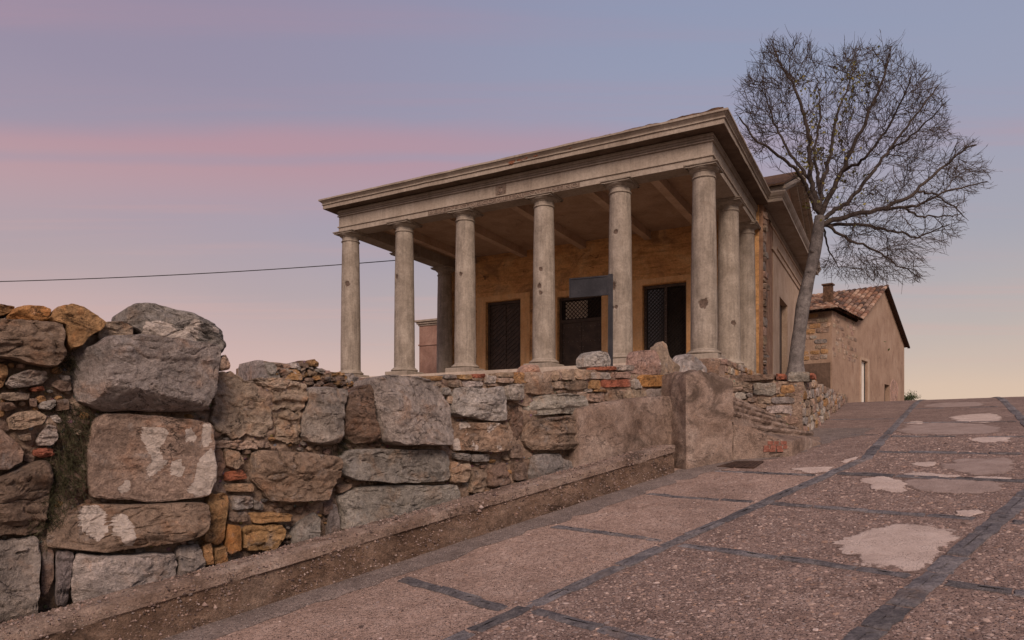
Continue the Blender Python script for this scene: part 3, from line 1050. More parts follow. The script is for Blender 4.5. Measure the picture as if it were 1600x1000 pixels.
# ---------------------------------------------------------------- low concrete kerb wall along the ramp
KB = empty('kerb_wall', (*[float(q) for q in (3.0 * D1 - 5.2 * N1)], float(zroad(*(3.0 * D1 - 5.2 * N1)))), 0, 'low rough concrete kerb wall climbing along the pebble ramp', 'kerb wall')
prof = [(-5.045, -.12), (-5.05, .0), (-5.055, .09), (-5.06, .18), (-5.06, .25), (-5.06, .265), (-5.062, .335), (-5.085, .353), (-5.16, .357), (-5.22, .358), (-5.28, .355), (-5.33, .345), (-5.365, .32), (-5.38, .26), (-5.385, .1), (-5.385, -.12)]
us = np.linspace(-6, 7.26, 300)
V = []
for i, u in enumerate(us):
    for k, (v, h) in enumerate(prof):
        q = (u, v * 2, h * 2)
        d = 0.011 * nz(q, 3.0, 3) + 0.009 * nz(q, 19, 3)
        led = -0.014 if 3 < k < 7 and False else 0.0
        lip = (0.014 if 5 <= k <= 8 else -0.012 if k == 4 else 0.0) * (0.7 + .8 * nz((u, 0, 0), 1.6, 2))
        dd = (d + lip) * (1 if k < 8 else -1)
        p = u * D1 + (v + (dd if (k < 7 or k > 11) else 0)) * N1
        zz = zroad(*(u * D1 + v * N1)) + h + (d * 1.2 if 6 <= k <= 12 else 0)
        V.append((p[0], p[1], zz))
m = len(prof)
Fc = [((i - 1) * m + k, i * m + k, i * m + k + 1, (i - 1) * m + k + 1) for i in range(1, len(us)) for k in range(m - 1)]
Fc += [tuple(range(m)), tuple((len(us) - 1) * m + k for k in range(m))[::-1]]
kb_ = obj('kerb_wall_body', np.array(V) - np.array(KB.location), Fc, 'render', KB, smooth=40)
kb_.data.materials.append(M['dark_render'])
kb_.data.polygons.foreach_set('material_index', [1 if (q % (m - 1)) < 4 and q < (len(us) - 1) * (m - 1) else 0 for q in range(len(kb_.data.polygons))])  # lower front of the kerb gets a darker render than its top

# aggregate standing out of its worn faces
N = 8000
uk = rs.uniform(-3, 7.2, N)
tk = rs.rand(N)
pf = np.array(prof[1:13])
Lk = np.concatenate([[0], np.cumsum(np.linalg.norm(np.diff(pf, axis=0), axis=1))])
vk = np.interp(tk * Lk[-1], Lk, pf[:, 0])
hk = np.interp(tk * Lk[-1], Lk, pf[:, 1])
szk = rs.gamma(3.0, .0017, N) + .0025
oct_ = np.array([(1, 0, 0), (-1, 0, 0), (0, 1, 0), (0, -1, 0), (0, 0, 1), (0, 0, -1)], float)
of = np.array([(0, 2, 4), (2, 1, 4), (1, 3, 4), (3, 0, 4), (2, 0, 5), (1, 2, 5), (3, 1, 5), (0, 3, 5)])
lipk = np.array([0.014 * (0.7 + .8 * nz((q, 0, 0), 1.6, 2)) if .26 < h_ < .35 else 0 for q, h_ in zip(uk, hk)])
ck = uk[:, None] * D1[None] + (vk + np.where(tk < .6, lipk, 0))[:, None] * N1[None]
zk = zroad(ck[:, 0], ck[:, 1]) + hk
OV = oct_[None] * szk[:, None, None] * rs.uniform(.6, 1.3, (N, 6, 3))
KV = np.concatenate([ck, zk[:, None]], 1)[:, None, :] + OV - np.array(KB.location)[None, None]
KF = (np.arange(N)[:, None, None] * 6 + of[None]).reshape(-1, 3).tolist()
kc = pal[rs.choice(7, N, p=[.29, .15, .22, .14, .01, .11, .08])] * rs.uniform(.8, 1.1, (N, 1))
tag(obj('aggregate', KV.reshape(-1, 3), KF, 'tinted', KB, uvcol=np.repeat(np.concatenate([kc, np.ones((N, 1))], 1), 6, axis=0)), kind='stuff')

# ---------------------------------------------------------------- stone walls
def polyline(pts):
    A = np.array(sorted(pts))
    return lambda a: np.interp(a, A[:, 0], A[:, 1])


def wall_body(name, parent, fr, a0, a1, top, bot, w0, thick, mat, da=.06, dz=.07, amp=.035):
    As = np.arange(a0, a1 + da, da)
    nzv = max(4, int(max(top(a) - bot(a) for a in As) / dz))
    V = []
    for a in As:
        zt, zb = top(a), bot(a)
        col = []
        for k in range(nzv + 1):
            z = zb + (zt - zb) * k / nzv
            q = (a, z * 1.2, 1.7)
            col.append((a, z + (amp * .8 * nz((a, 3, 0), 6) if k == nzv else 0), w0 + amp * nz(q, 2.7, 4) + amp * .5 * nz(q, 11, 3)))
        col.append((a, zt + amp * nz((a, 8, 0), 5) - .02, w0 - thick))
        col.append((a, zb, w0 - thick))
        V += col
    m = nzv + 3
    n = len(As)
    Fc = [(i * m + k, (i + 1) * m + k, (i + 1) * m + k + 1, i * m + k + 1) for i in range(n - 1) for k in range(m - 1)]
    Fc += [tuple(range(m))[::-1], tuple((n - 1) * m + k for k in range(m))]
    W = np.array([fr.world(*q) for q in V])
    if fr.d[0] * fr.n[1] - fr.d[1] * fr.n[0] > 0: Fc = [q[::-1] for q in Fc]
    return obj(name, W - np.array(parent.location), Fc, mat, parent, smooth=55)


FW = Frame(N1 * -5.6, D1, N1)             # face of the ancient boulder wall, just behind the kerb


def sc(pts, s, ox, oy):
    return [(x / s + ox, y / s + oy) for x, y in pts]


a_ = lambda px, py: FW.px(px, py)
o0 = FW.world(a_(300, 800)[0], 0)
BW = empty('boulder_wall', (float(o0[0]), float(o0[1]), float(zroad(o0[0], o0[1]))), 0, 'ancient wall of huge grey and brown boulders behind the kerb', 'stone wall')
topw = polyline([a_(*p) for p in [(-420, 470), (-150, 492), (0, 497), (60, 500), (100, 512), (160, 522), (205, 530), (300, 548), (335, 566), (345, 588), (400, 598), (470, 606), (540, 610), (585, 606), (600, 600), (690, 600), (702, 608), (790, 610), (820, 622), (935, 630)]])
botw = lambda a: float(zroad(*(FW.o + FW.d * a))) - .15
wall_body('mortar_core', BW, FW, a_(-420, 600)[0], a_(935, 650)[0], topw, botw, -.045, .62, 'mortar', da=.03, dz=.035, amp=.06)

big = dict(m=104, rings=24)
mid = dict(m=48, rings=10)
r1 = lambda p: sc(p, 4, 0, 450)
r2 = lambda p: sc(p, 3.3333, 0, 700)
r3 = lambda p: sc(p, 4, 300, 540)
ST = [  # outline in photograph pixels, tint, options
    ([(-40, 474), (0, 476), (25, 479), (15, 490), (0, 494), (-40, 494)], 'ochre', dict(mid, proud=.06, back=.35, w=-.12)),
    (r1([(40, 180), (90, 125), (150, 108), (260, 110), (320, 135), (300, 200), (280, 222), (150, 210), (60, 200)]), 'orange', dict(mid, proud=.09, back=.35, w=-.05, power=4)),
    (r1([(300, 185), (340, 130), (430, 105), (500, 125), (600, 180), (650, 225), (620, 270), (540, 320), (500, 365), (430, 390), (405, 350), (395, 240), (330, 215)]), 'ochre', dict(big, proud=.14, back=.35, cuts=[(.28, .5, .9, 0)])),
    (r1([(640, 215), (760, 213), (835, 245), (830, 310), (740, 330), (600, 330), (610, 250)]), 'tan', dict(mid, proud=.06, back=.3, w=-.04)),
    (r1([(755, 190), (790, 120), (850, 95), (930, 92), (1010, 120), (1150, 145), (1230, 180), (1310, 215), (1390, 270), (1410, 370), (1390, 400), (1350, 440), (1320, 400), (1200, 375), (1020, 350), (870, 330), (840, 270), (770, 220)]), 'grey', dict(big, proud=.17, back=.5, power=3, patch=.1, w=-.12, facets=4, rough=.02, plaster=[[(217, 514), (222, 505), (240, 503), (258, 508), (268, 520), (285, 512), (292, 502), (302, 505), (303, 522), (300, 540), (270, 538), (240, 533), (218, 528)], [(322, 512), (337, 515), (335, 522), (325, 520)]])),
    (r1([(450, 400), (590, 355), (640, 310), (760, 310), (1000, 330), (1210, 350), (1320, 380), (1315, 560), (1305, 650), (1250, 770), (1050, 778), (800, 770), (640, 778), (560, 745), (470, 705), (440, 540)]), 'grey', dict(m=140, rings=32, proud=.3, back=.4, power=12, facets=0, rough=.016, cuts=[(.19, .5, 1.9, 0), (.5, .27, .12, 1.3), (.55, .6, -.12, .1)], jit=.02)),
    (r1([(-160, 190), (0, 195), (380, 230), (395, 290), (390, 360), (410, 420), (360, 490), (290, 500), (150, 470), (50, 440), (-160, 430)]), 'brown', dict(big, proud=.12, back=.4, power=5, rough=.022)),
    (r1([(1345, 460), (1400, 415), (1425, 440), (1430, 510), (1370, 520)]), 'tan', dict(mid, proud=.07, back=.2, w=-.1)),
    (r1([(-40, 460), (45, 480), (50, 530), (15, 620), (-40, 640)]), 'ochre', dict(mid, proud=.05)),
    (r1([(30, 600), (60, 550), (180, 510), (290, 520), (305, 560), (270, 600), (150, 620), (60, 630)]), 'pale', dict(mid, proud=.07)),
    (r1([(180, 628), (270, 610), (282, 640), (200, 648)]), 'red', dict(proud=.04)),
    (r1([(320, 610), (350, 570), (440, 590), (450, 640), (380, 648)]), 'brown', dict(proud=.04)),
    (r1([(370, 545), (430, 550), (440, 580), (390, 582)]), 'lgrey', dict(proud=.04)),
    (r1([(230, 740), (260, 710), (340, 695), (345, 730), (310, 765), (240, 755)]), 'lgrey', dict(proud=.07)),
    (r1([(180, 690), (230, 690), (225, 745), (190, 740)]), 'brown', dict(proud=.05)),
    (r1([(345, 700), (425, 690), (432, 760), (340, 772)]), 'dbrown', dict(proud=.05)),
    (r1([(40, 820), (100, 775), (240, 762), (300, 810), (270, 850), (130, 890), (60, 885)]), 'tan', dict(mid, proud=.08)),
    (r1([(310, 800), (350, 790), (385, 830), (375, 848), (330, 835)]), 'lgrey', dict(proud=.05)),
    (r1([(250, 900), (300, 850), (350, 870), (360, 940), (320, 985), (240, 988), (220, 960)]), 'lgrey', dict(mid, proud=.08)),
    (r1([(100, 920), (190, 905), (195, 950), (130, 958)]), 'tan', dict(proud=.05)),
    (r1([(0, 655), (120, 650), (190, 660), (180, 700), (60, 705), (0, 690)]), 'tan', dict(proud=.05)),
    (r1([(0, 715), (70, 715), (110, 750), (40, 770), (0, 765)]), 'dbrown', dict(proud=.05)),
    ([(-30, 660), (0, 668), (25, 690), (38, 705), (35, 720), (10, 735), (-30, 738)], 'brown', dict(mid, proud=.08)),
    ([(140, 680), (148, 655), (160, 645), (230, 647), (290, 654), (322, 662), (330, 690), (330, 720), (330, 740), (325, 776), (240, 783), (180, 781), (140, 776), (137, 720)], (.27, .2, .15), dict(m=120, rings=28, proud=.15, back=.3, power=12, patch=.1, facets=1, rough=.013, jit=.03, plaster=[[(216, 667), (245, 667), (256, 675), (250, 690), (243, 700), (247, 712), (254, 722), (244, 735), (228, 745), (222, 730), (232, 718), (225, 705), (220, 692), (214, 685)], [(278, 672), (288, 668), (297, 680), (295, 692), (282, 690)], [(306, 664), (319, 660), (321, 690), (312, 700), (305, 690)], [(262, 720), (275, 715), (280, 735), (275, 745), (260, 740), (258, 728)], [(300, 720), (318, 700), (328, 705), (329, 770), (298, 775), (285, 765), (296, 745)], [(180, 762), (192, 750), (199, 752), (197, 768), (185, 770)]])),
    ([(-60, 748), (0, 742), (39, 724), (78, 718), (84, 745), (75, 796), (70, 832), (45, 836), (-60, 841)], 'dbrown', dict(big, proud=.12, power=4, rough=.025)),
    ([(51, 703), (66, 699), (84, 700), (86, 712), (66, 716), (52, 713)], 'red', dict(mid, proud=.07, power=3)),
    ([(84, 739), (120, 733), (135, 754), (132, 774), (99, 783), (84, 776)], 'dbrown', dict(mid, proud=.06, power=3, w=-.04)),
    ([(74, 800), (100, 788), (126, 790), (122, 815), (90, 822), (74, 815)], 'dbrown', dict(mid, proud=.05, power=3, w=-.05)),
    ([(100, 690), (124, 685), (132, 705), (128, 728), (100, 726)], 'dbrown', dict(mid, proud=.05, power=3, w=-.07)),
    ([(72, 841), (78, 814), (126, 787), (180, 788), (300, 783), (321, 785), (319, 820), (312, 835), (270, 847), (228, 851), (198, 856), (162, 862), (132, 860), (72, 853)], 'brown', dict(m=120, rings=28, proud=.17, back=.3, power=9, patch=.2, facets=2, rough=.02, cuts=[(.2, .5, .55, 0), (.5, .3, 0, .7)], jit=.03, plaster=[[(124, 800), (130, 790), (150, 788), (163, 800), (160, 830), (150, 845), (128, 830), (120, 815)], [(168, 812), (178, 800), (192, 802), (200, 815), (203, 835), (200, 850), (188, 850), (180, 835), (170, 835)]])),
    ([(322, 770), (351, 769), (355, 775), (350, 817), (351, 844), (339, 853), (316, 843), (320, 820), (322, 790)], 'ochre', dict(mid, proud=.08)),
    ([(87, 859), (115, 859), (110, 900), (104, 950), (86, 945)], 'dgrey', dict(mid, proud=.07)),
    ([(119, 865), (180, 866), (271, 862), (273, 890), (272, 960), (115, 970), (110, 907), (117, 880)], 'lgrey', dict(big, proud=.14, power=9, rough=.015, cuts=[(.2, .5, .8, 0)])),
    ([(274, 853), (313, 851), (317, 874), (318, 920), (274, 925)], 'grey', dict(mid, proud=.11)),
    ([(-60, 846), (0, 844), (60, 836), (64, 862), (61, 892), (52, 990), (-60, 1000)], 'grey', dict(big, proud=.15, patch=.42, power=6, rough=.02)),
    ([(66, 858), (84, 858), (84, 900), (74, 930), (62, 930)], 'dbrown', dict(proud=.03)),
    ([(316, 852), (328, 846), (333, 880), (318, 884)], 'ochre', dict(proud=.05)),
    ([(358, 775), (393, 775), (396, 794), (363, 797)], 'grey', dict(mid, proud=.07)),
    ([(330, 706), (345, 700), (352, 725), (345, 745), (332, 745)], 'dbrown', dict(proud=.03)),
    ([(350, 700), (372, 705), (382, 722), (368, 735), (352, 728)], 'brown', dict(proud=.04)),
    ([(350, 738), (378, 733), (386, 748), (352, 752)], 'red', dict(proud=.04)),
    ([(350, 756), (395, 755), (397, 768), (352, 768)], 'tan', dict(proud=.04)),
    ([(333, 584), (362, 582), (398, 600), (422, 640), (424, 680), (385, 684), (345, 682), (330, 660), (331, 610)], 'tan', dict(big, proud=.035, power=9, patch=.3, rough=.018, w=-.02, jit=.2)),
    ([(400, 590), (440, 592), (475, 598), (480, 612), (475, 640), (427, 640), (425, 615), (402, 600)], 'tan', dict(big, proud=.035, power=9, rough=.02, patch=.2, w=-.02, jit=.2)),
    ([(428, 644), (470, 643), (472, 672), (466, 696), (430, 690)], 'tan', dict(big, proud=.03, power=9, rough=.025, w=-.02, jit=.2)),
    ([(332, 688), (420, 688), (425, 699), (380, 702), (335, 700)], 'tan', dict(big, proud=.03, power=9, rough=.02, w=-.02, jit=.2)),
    ([(480, 603), (515, 606), (547, 607), (537, 627), (531, 645), (534, 680), (522, 695), (495, 696), (473, 687), (473, 655), (482, 632)], 'grey', dict(big, proud=.17, power=4, rough=.016)),
    ([(537, 635), (550, 612), (565, 602), (580, 600), (582, 645), (590, 672), (592, 690), (552, 695), (537, 687), (534, 652)], 'dbrown', dict(big, proud=.14, power=3, rough=.02)),
    ([(582, 592), (600, 586), (650, 588), (682, 597), (692, 620), (700, 640), (699, 670), (695, 697), (650, 697), (612, 695), (595, 690), (590, 665), (583, 640), (581, 610)], 'grey', dict(m=120, rings=28, proud=.22, back=.35, power=6, rough=.02, facets=1, cuts=[(.2, .5, 1.0, 0), (.4, .62, 0, -.55)], jit=.04)),
    ([(393, 710), (410, 703), (520, 711), (521, 740), (510, 772), (505, 780), (450, 786), (420, 783), (413, 768), (394, 752)], 'brown', dict(m=120, rings=28, proud=.23, back=.3, power=10, rough=.025, facets=3, cuts=[(.5, .2, 0, .8)])),
    ([(524, 720), (535, 706), (562, 701), (625, 701), (690, 703), (700, 714), (701, 750), (650, 754), (600, 754), (539, 748), (524, 740)], 'grey', dict(big, proud=.17, power=8, patch=.25, rough=.022, cuts=[(.15, .5, .8, 0)])),
    ([(524, 776), (550, 763), (580, 758), (625, 757), (712, 757), (718, 770), (715, 810), (640, 830), (560, 850), (536, 840), (530, 800)], 'grey', dict(big, proud=.18, power=6, patch=.2, rough=.02)),
    ([(457, 832), (472, 812), (490, 799), (499, 809), (496, 850), (460, 860)], 'grey', dict(mid, proud=.06)),
    ([(386, 801), (425, 800), (455, 803), (452, 814), (395, 818)], 'ochre', dict(mid, proud=.05)),
    ([(380, 821), (440, 818), (448, 832), (430, 860), (380, 860)], 'ochre', dict(mid, proud=.05, rough=.02)),
    ([(353, 818), (375, 821), (376, 860), (354, 865)], 'orange', dict(proud=.06)),
    ([(356, 799), (384, 799), (384, 816), (356, 814)], 'brown', dict(proud=.04)),
    ([(335, 858), (352, 852), (356, 880), (335, 884)], 'ochre', dict(proud=.04)),
    ([(395, 780), (412, 788), (410, 797), (397, 796)], 'grey', dict(proud=.04)),
    ([(512, 790), (524, 786), (530, 812), (530, 850), (512, 850)], 'dgrey', dict(proud=.03)),
    ([(503, 786), (519, 779), (517, 800), (505, 806)], 'dbrown', dict(proud=.04)),
    ([(523, 757), (550, 756), (545, 764), (528, 772)], 'brown', dict(proud=.04)),
    ([(707, 606), (723, 605), (760, 607), (780, 604), (783, 615), (787, 628), (785, 657), (767, 659), (738, 655), (712, 649), (704, 646), (704, 635)], 'lgrey', dict(big, proud=.16, power=7, rough=.018, cuts=[(.5, .45, 0, .5)])),
    ([(786, 604), (800, 600), (814, 600), (818, 621), (813, 626), (791, 626)], 'lgrey', dict(mid, proud=.09)),
    ([(819, 626), (837, 618), (883, 615), (913, 620), (914, 642), (892, 647), (870, 646), (833, 650), (821, 644)], 'lgrey', dict(big, proud=.15, power=7, rough=.016)),
    ([(704, 660), (720, 658), (773, 661), (791, 666), (791, 703), (771, 707), (731, 705), (705, 703), (703, 681)], 'brown', dict(big, proud=.10, power=8, patch=.66, rough=.015)),
    ([(826, 659), (848, 653), (881, 649), (903, 653), (919, 666), (920, 674), (905, 685), (903, 698), (881, 703), (848, 704), (824, 703), (818, 687), (824, 672)], 'brown', dict(big, proud=.19, power=5, patch=.2, rough=.02, cuts=[(.4, .4, 0, .6)])),
    ([(908, 679), (921, 676), (933, 683), (929, 692), (910, 693)], 'tan', dict(mid, proud=.1, power=3)),
    ([(907, 703), (941, 701), (942, 718), (925, 721), (907, 722)], 'tan', dict(mid, proud=.1)),
    ([(829, 710), (872, 708), (876, 717), (905, 724), (900, 740), (861, 750), (829, 752)], 'grey', dict(mid, proud=.12)),
    ([(702, 719), (727, 727), (730, 740), (727, 754), (702, 754)], 'tan', dict(mid, proud=.1)),
    ([(734, 710), (767, 709), (767, 720), (736, 722)], 'lgrey', dict(proud=.07)),
    ([(706, 707), (731, 709), (731, 721), (709, 717)], 'grey', dict(proud=.06)),
    ([(762, 733), (786, 721), (792, 738), (800, 755), (764, 762)], 'brown', dict(mid, proud=.07)),
    ([(734, 736), (757, 733), (759, 768), (734, 772)], 'brown', dict(mid, proud=.05)),
    ([(802, 723), (822, 722), (824, 748), (802, 752)], 'dbrown', dict(proud=.05)),
    ([(796, 640), (812, 632), (817, 660), (812, 690), (797, 690)], 'dbrown', dict(mid, proud=.04, power=3, rough=.025, w=-.04)),
    ([(794, 694), (816, 694), (816, 716), (796, 716)], 'brown', dict(proud=.03)),
    ([(723, 724), (732, 724), (734, 735), (728, 735)], 'tan', dict(proud=.04)),
]
traced = []
for k, (poly, tint, kw) in enumerate(ST):
    traced.append(poly)
    stone(BW, FW, poly, tint, seed=100 + k, **kw)
# small packing stones wedged in the joints
top_px = [(-40, 500), (0, 500), (100, 515), (205, 535), (335, 575), (345, 600), (480, 612), (600, 610), (700, 615), (935, 640)]
TX = np.array(top_px)
cnt, tries = 0, 0
placed = []
while cnt < 150 and tries < 6000:
    tries += 1
    px, py = rnd.uniform(-20, 930), rnd.uniform(500, 930)
    if py < np.interp(px, TX[:, 0], TX[:, 1]) + 6 or py > 960 - (px / 1045) * 258: continue
    rx_ = rnd.uniform(5, 13) * (1.0 if px < 400 else .8)
    ry = rx_ * rnd.uniform(.45, .85)
    if any(inside((px + ax, py + ay), p) for p in traced for ax, ay in ((0, 0), (rx_ * .6, 0), (-rx_ * .6, 0), (0, ry * .6), (0, -ry * .6))): continue
    if any(abs(px - a) < (rx_ + c) * .85 and abs(py - b) < (ry + d) * .85 for a, b, c, d in placed): continue
    placed.append((px, py, rx_, ry))
    poly = [(px + rx_ * math.cos(t) * rnd.uniform(.75, 1.1), py + ry * math.sin(t) * rnd.uniform(.75, 1.1)) for t in np.linspace(0, 6.283, 9)[:-1]]
    stone(BW, FW, poly, rnd.choice(['brown', 'tan', 'dbrown', 'grey', 'ochre', 'brown', 'pink', 'dgrey']), proud=rnd.uniform(.015, .05), back=.14, w=-.035, m=16, rings=4, power=4)
    cnt += 1

# ---------------------------------------------------------------- coursed rubble wall above, in front of the portico
CW = empty('rubble_wall', tuple(float(q) for q in FW.world(a_(850, 640)[0], 2.0)), 0, 'low coursed wall of small tan stones below the portico columns', 'stone wall')
topc = polyline([a_(*p) for p in [(655, 592), (700, 589), (800, 584), (860, 581), (935, 577), (990, 584), (1060, 590)]])
botc = polyline([a_(*p) for p in [(655, 612), (700, 612), (780, 610), (820, 628), (935, 640), (1060, 660)]])
wall_body('mortar_core', CW, FW, a_(655, 600)[0], a_(1060, 600)[0], topc, lambda a: botc(a) - .05, -.012, .5, 'mortar', amp=.02)
B5 = [(30, 215, 180, 250, 'ochre'), (190, 205, 280, 235, 'grey'), (285, 205, 395, 240, 'ochre'), (400, 200, 490, 230, 'red'), (485, 215, 560, 268, 'pale'), (580, 190, 690, 225, 'tan'), (580, 228, 690, 268, 'tan'),
      (690, 190, 762, 268, 'ochre'), (766, 190, 957, 262, 'tan'), (228, 245, 322, 297, 'tan'), (324, 250, 472, 292, 'pale'), (965, 180, 1002, 250, 'tan'), (1028, 165, 1122, 250, 'tan'), (1125, 165, 1227, 240, 'tan'),
      (778, 258, 967, 352, 'brown'), (973, 255, 1037, 305, 'tan'), (1046, 250, 1213, 312, 'brown'), (1230, 190, 1378, 240, 'pale'), (1384, 185, 1533, 232, 'pink'), (1228, 245, 1308, 312, 'ochre'),
      (1310, 240, 1527, 297, 'red'), (1530, 240, 1600, 308, 'lgrey'), (1193, 308, 1242, 332, 'pale'), (1208, 335, 1347, 397, 'pink'), (1345, 315, 1477, 397, 'brown'), (1479, 315, 1600, 388, 'tan'),
      (1278, 150, 1418, 176, 'red'), (1424, 140, 1542, 182, 'lgrey'), (160, 300, 240, 350, 'grey'), (1143, 330, 1207, 362, 'tan'), (218, 358, 257, 412, 'tan'), (1000, 320, 1060, 340, 'tan'), (1245, 312, 1380, 328, 'ochre'), (1005, 185, 1026, 250, 'brown'),
      (395, 232, 480, 250, 'brown'), (500, 268, 560, 288, 'brown'), (100, 252, 175, 290, 'tan')]
for x0, y0, x1, y1, c in B5:
    stone(CW, FW, bx(x0, y0, x1, y1, 4.546, 650, 540), c, proud=rnd.uniform(.03, .055), back=.16, m=28, rings=6, power=7, rough=.008)
for x0, y0, x1, y1, c in [(205, 300, 420, 386, 'orange'), (165, 335, 208, 396, 'lgrey'), (118, 405, 268, 482, 'tan'), (272, 395, 398, 466, 'grey'), (62, 232, 178, 272, 'grey')]:
    stone(CW, FW, bx(x0, y0, x1, y1, 4.546, 950, 520), c, proud=.06, back=.16, m=32, rings=7, power=8, rough=.008)
for _ in range(46):
    px = rnd.uniform(660, 1040)
    py = rnd.uniform(588, 606 + max(0, (px - 800) * .06))
    q = rnd.uniform(4, 8)
    stone(CW, FW, bx(px - q, py - q * .5, px + q, py + q * .5), rnd.choice(['tan', 'brown', 'ochre', 'pink']), proud=.015, back=.1, w=-.015, m=14, rings=3, power=4)

# loose carved fragments standing on that wall
def fragment(name, poly, tint, label, proud, back, w, cat='stone fragment', **kw):
    c = np.mean([FW.px(*p, w) for p in poly], 0)
    zb = min(FW.px(*p, w)[1] for p in poly)
    q = FW.world(c[0], zb, w)
    e = empty(name, tuple(map(float, q)), 0, label, cat)
    stone(e, FW, poly, tint, proud=proud, back=back, w=w, name='stone_body', **kw)


fragment('loose_boulder', [(914, 576), (915, 558), (923, 550), (936, 548), (947, 550), (951, 560), (952, 577)], 'lgrey', 'small round topped grey boulder beside the dark sign post', .09, .16, -.16, 'boulder', m=48, rings=10, power=3, seed=3)
fragment('carved_block', [(989, 586), (991, 556), (996, 548), (1022, 547), (1026, 556), (1027, 587)], 'pink', 'reddish square carved block beside the horn shaped fragment', .08, .14, -.12, m=48, rings=10, power=9, seed=4, patch=.35)
fragment('horn_fragment', [(1026, 542), (1038, 533), (1042, 536), (1044, 556), (1050, 565), (1063, 574), (1060, 586), (1042, 589), (1027, 589), (1026, 564)], 'tan', 'tall curved horn shaped stone fragment standing on the rubble wall', .06, .12, -.12, m=60, rings=8, power=8, seed=5)
fragment('lichen_lump', [(1060, 580), (1062, 562), (1071, 552), (1082, 556), (1096, 567), (1102, 582), (1100, 590), (1062, 590)], 'lgrey', 'lichen mottled grey stone lump next to the horn fragment', .1, .16, -.14, m=48, rings=10, power=3, seed=6, patch=.55)
fragment('round_fragment', [(815, 584), (818, 574), (826, 569), (838, 570), (843, 578), (843, 586)], 'pink', 'small rounded pinkish fragment at the foot of the central columns', .06, .1, -.12, m=36, rings=7, power=3, seed=8)

# ---------------------------------------------------------------- rubble wall remnant behind, with grey corner block
FB = Frame(N1 * -7.0, D1, N1)
b_ = lambda px, py: FB.px(px, py)
o1 = FB.world(b_(480, 600)[0], 1.9)
RB = empty('rubble_remnant', tuple(map(float, o1)), 0, 'broken rubble wall remnant with a grey corner block behind the boulders', 'stone wall')
topb = polyline([b_(*p) for p in [(399, 566), (420, 563), (445, 567), (465, 565), (482, 563), (495, 566), (500, 574), (520, 579), (540, 583), (560, 588), (600, 594), (620, 596)]])
wall_body('mortar_core', RB, FB, b_(401, 590)[0], b_(620, 600)[0], topb, lambda a: 1.55, -.07, .5, 'mortar', da=.04, dz=.05, amp=.03)
for poly, c, kw in [([(398, 563), (412, 562), (418, 588), (418, 620), (397, 620)], 'grey', dict(mid, proud=.06, back=.45, power=12)),
                    ([(412, 566), (428, 567), (436, 588), (437, 606), (420, 606)], 'grey', dict(mid, proud=.06)),
                    ([(449, 573), (456, 567), (468, 567), (470, 578), (452, 575)], 'lgrey', dict(proud=.07)), ([(441, 588), (450, 577), (464, 577), (471, 588), (468, 595), (444, 594)], 'ochre', dict(mid, proud=.07)),
                    ([(489, 579), (497, 575), (508, 579), (507, 585), (494, 582)], 'lgrey', dict(proud=.06)), ([(481, 566), (488, 561), (497, 567), (498, 573), (484, 572)], 'ochre', dict(proud=.06)),
                    ([(540, 586), (550, 582), (556, 596), (553, 604), (541, 598)], 'lgrey', dict(proud=.06))]:
    stone(RB, FB, poly, c, **kw)
for _ in range(130):
    px = rnd.uniform(420, 600)
    yt = np.interp(px, [399, 482, 500, 600], [566, 566, 576, 596])
    py = rnd.uniform(yt + 2, yt + 40)
    q = rnd.uniform(3.5, 8)
    stone(RB, FB, bx(px - q, py - q * .6, px + q, py + q * .6), rnd.choice(['tan', 'brown', 'ochre', 'pink', 'grey', 'dbrown', 'brown']), proud=rnd.uniform(.02, .08), back=.12, w=-.01, m=14, rings=4, power=6, jit=.3)

# ---------------------------------------------------------------- concrete retaining wall and pier at the end of the kerb
def rough_prism(name, parent, foot, zb, ztop, mat, sub=.05, amp=.015, smooth=50, topn=.02, seed=0.0):
    """upright block on a plan polygon; ztop(x, y) gives the worn top"""
    foot = [np.array(p, float) for p in foot]
    ring = []
    for i in range(len(foot)):
        a, b = foot[i], foot[(i + 1) % len(foot)]
        k = max(1, int(np.linalg.norm(b - a) / sub))
        ring += [a + (b - a) * j / k for j in range(k)]
    c = np.mean(ring, 0)
    nl = max(3, int((max(ztop(*p) for p in ring) - zb) / sub))
    V = []
    m = len(ring)
    for l in range(nl + 1):
        for p in ring:
            z = zb + (ztop(*p) - zb) * l / nl
            e = (p - c) / (np.linalg.norm(p - c) + 1e-6)
            d = amp * nz((p[0] + seed, p[1], z), 4, 4) + amp * .5 * nz((p[0], p[1] + seed, z), 15, 3) - (amp * .9 if l == nl else 0)
            V.append((p[0] + e[0] * d, p[1] + e[1] * d, z + (topn * nz((p[0], p[1], seed), 6) if l == nl else 0)))
    for q in (.72, .4):
        for p in ring:
            p2 = c + (p - c) * q
            V.append((p2[0], p2[1], ztop(*p2) + topn * nz((p2[0], p2[1], seed), 6) + amp * .5))
    Fc = [(l * m + i, l * m + (i + 1) % m, (l + 1) * m + (i + 1) % m, (l + 1) * m + i) for l in range(nl + 2) for i in range(m)]
    Fc += [tuple(range(m))[::-1], tuple((nl + 2) * m + i for i in range(m))]
    s = 0.0
    for i in range(m): s += ring[i][0] * ring[(i + 1) % m][1] - ring[(i + 1) % m][0] * ring[i][1]
    if s < 0: Fc = [q[::-1] for q in Fc]
    pl = np.array(parent.location) if parent is not None else np.zeros(3)
    return obj(name, np.array(V) - pl, Fc, mat, parent, smooth=smooth)


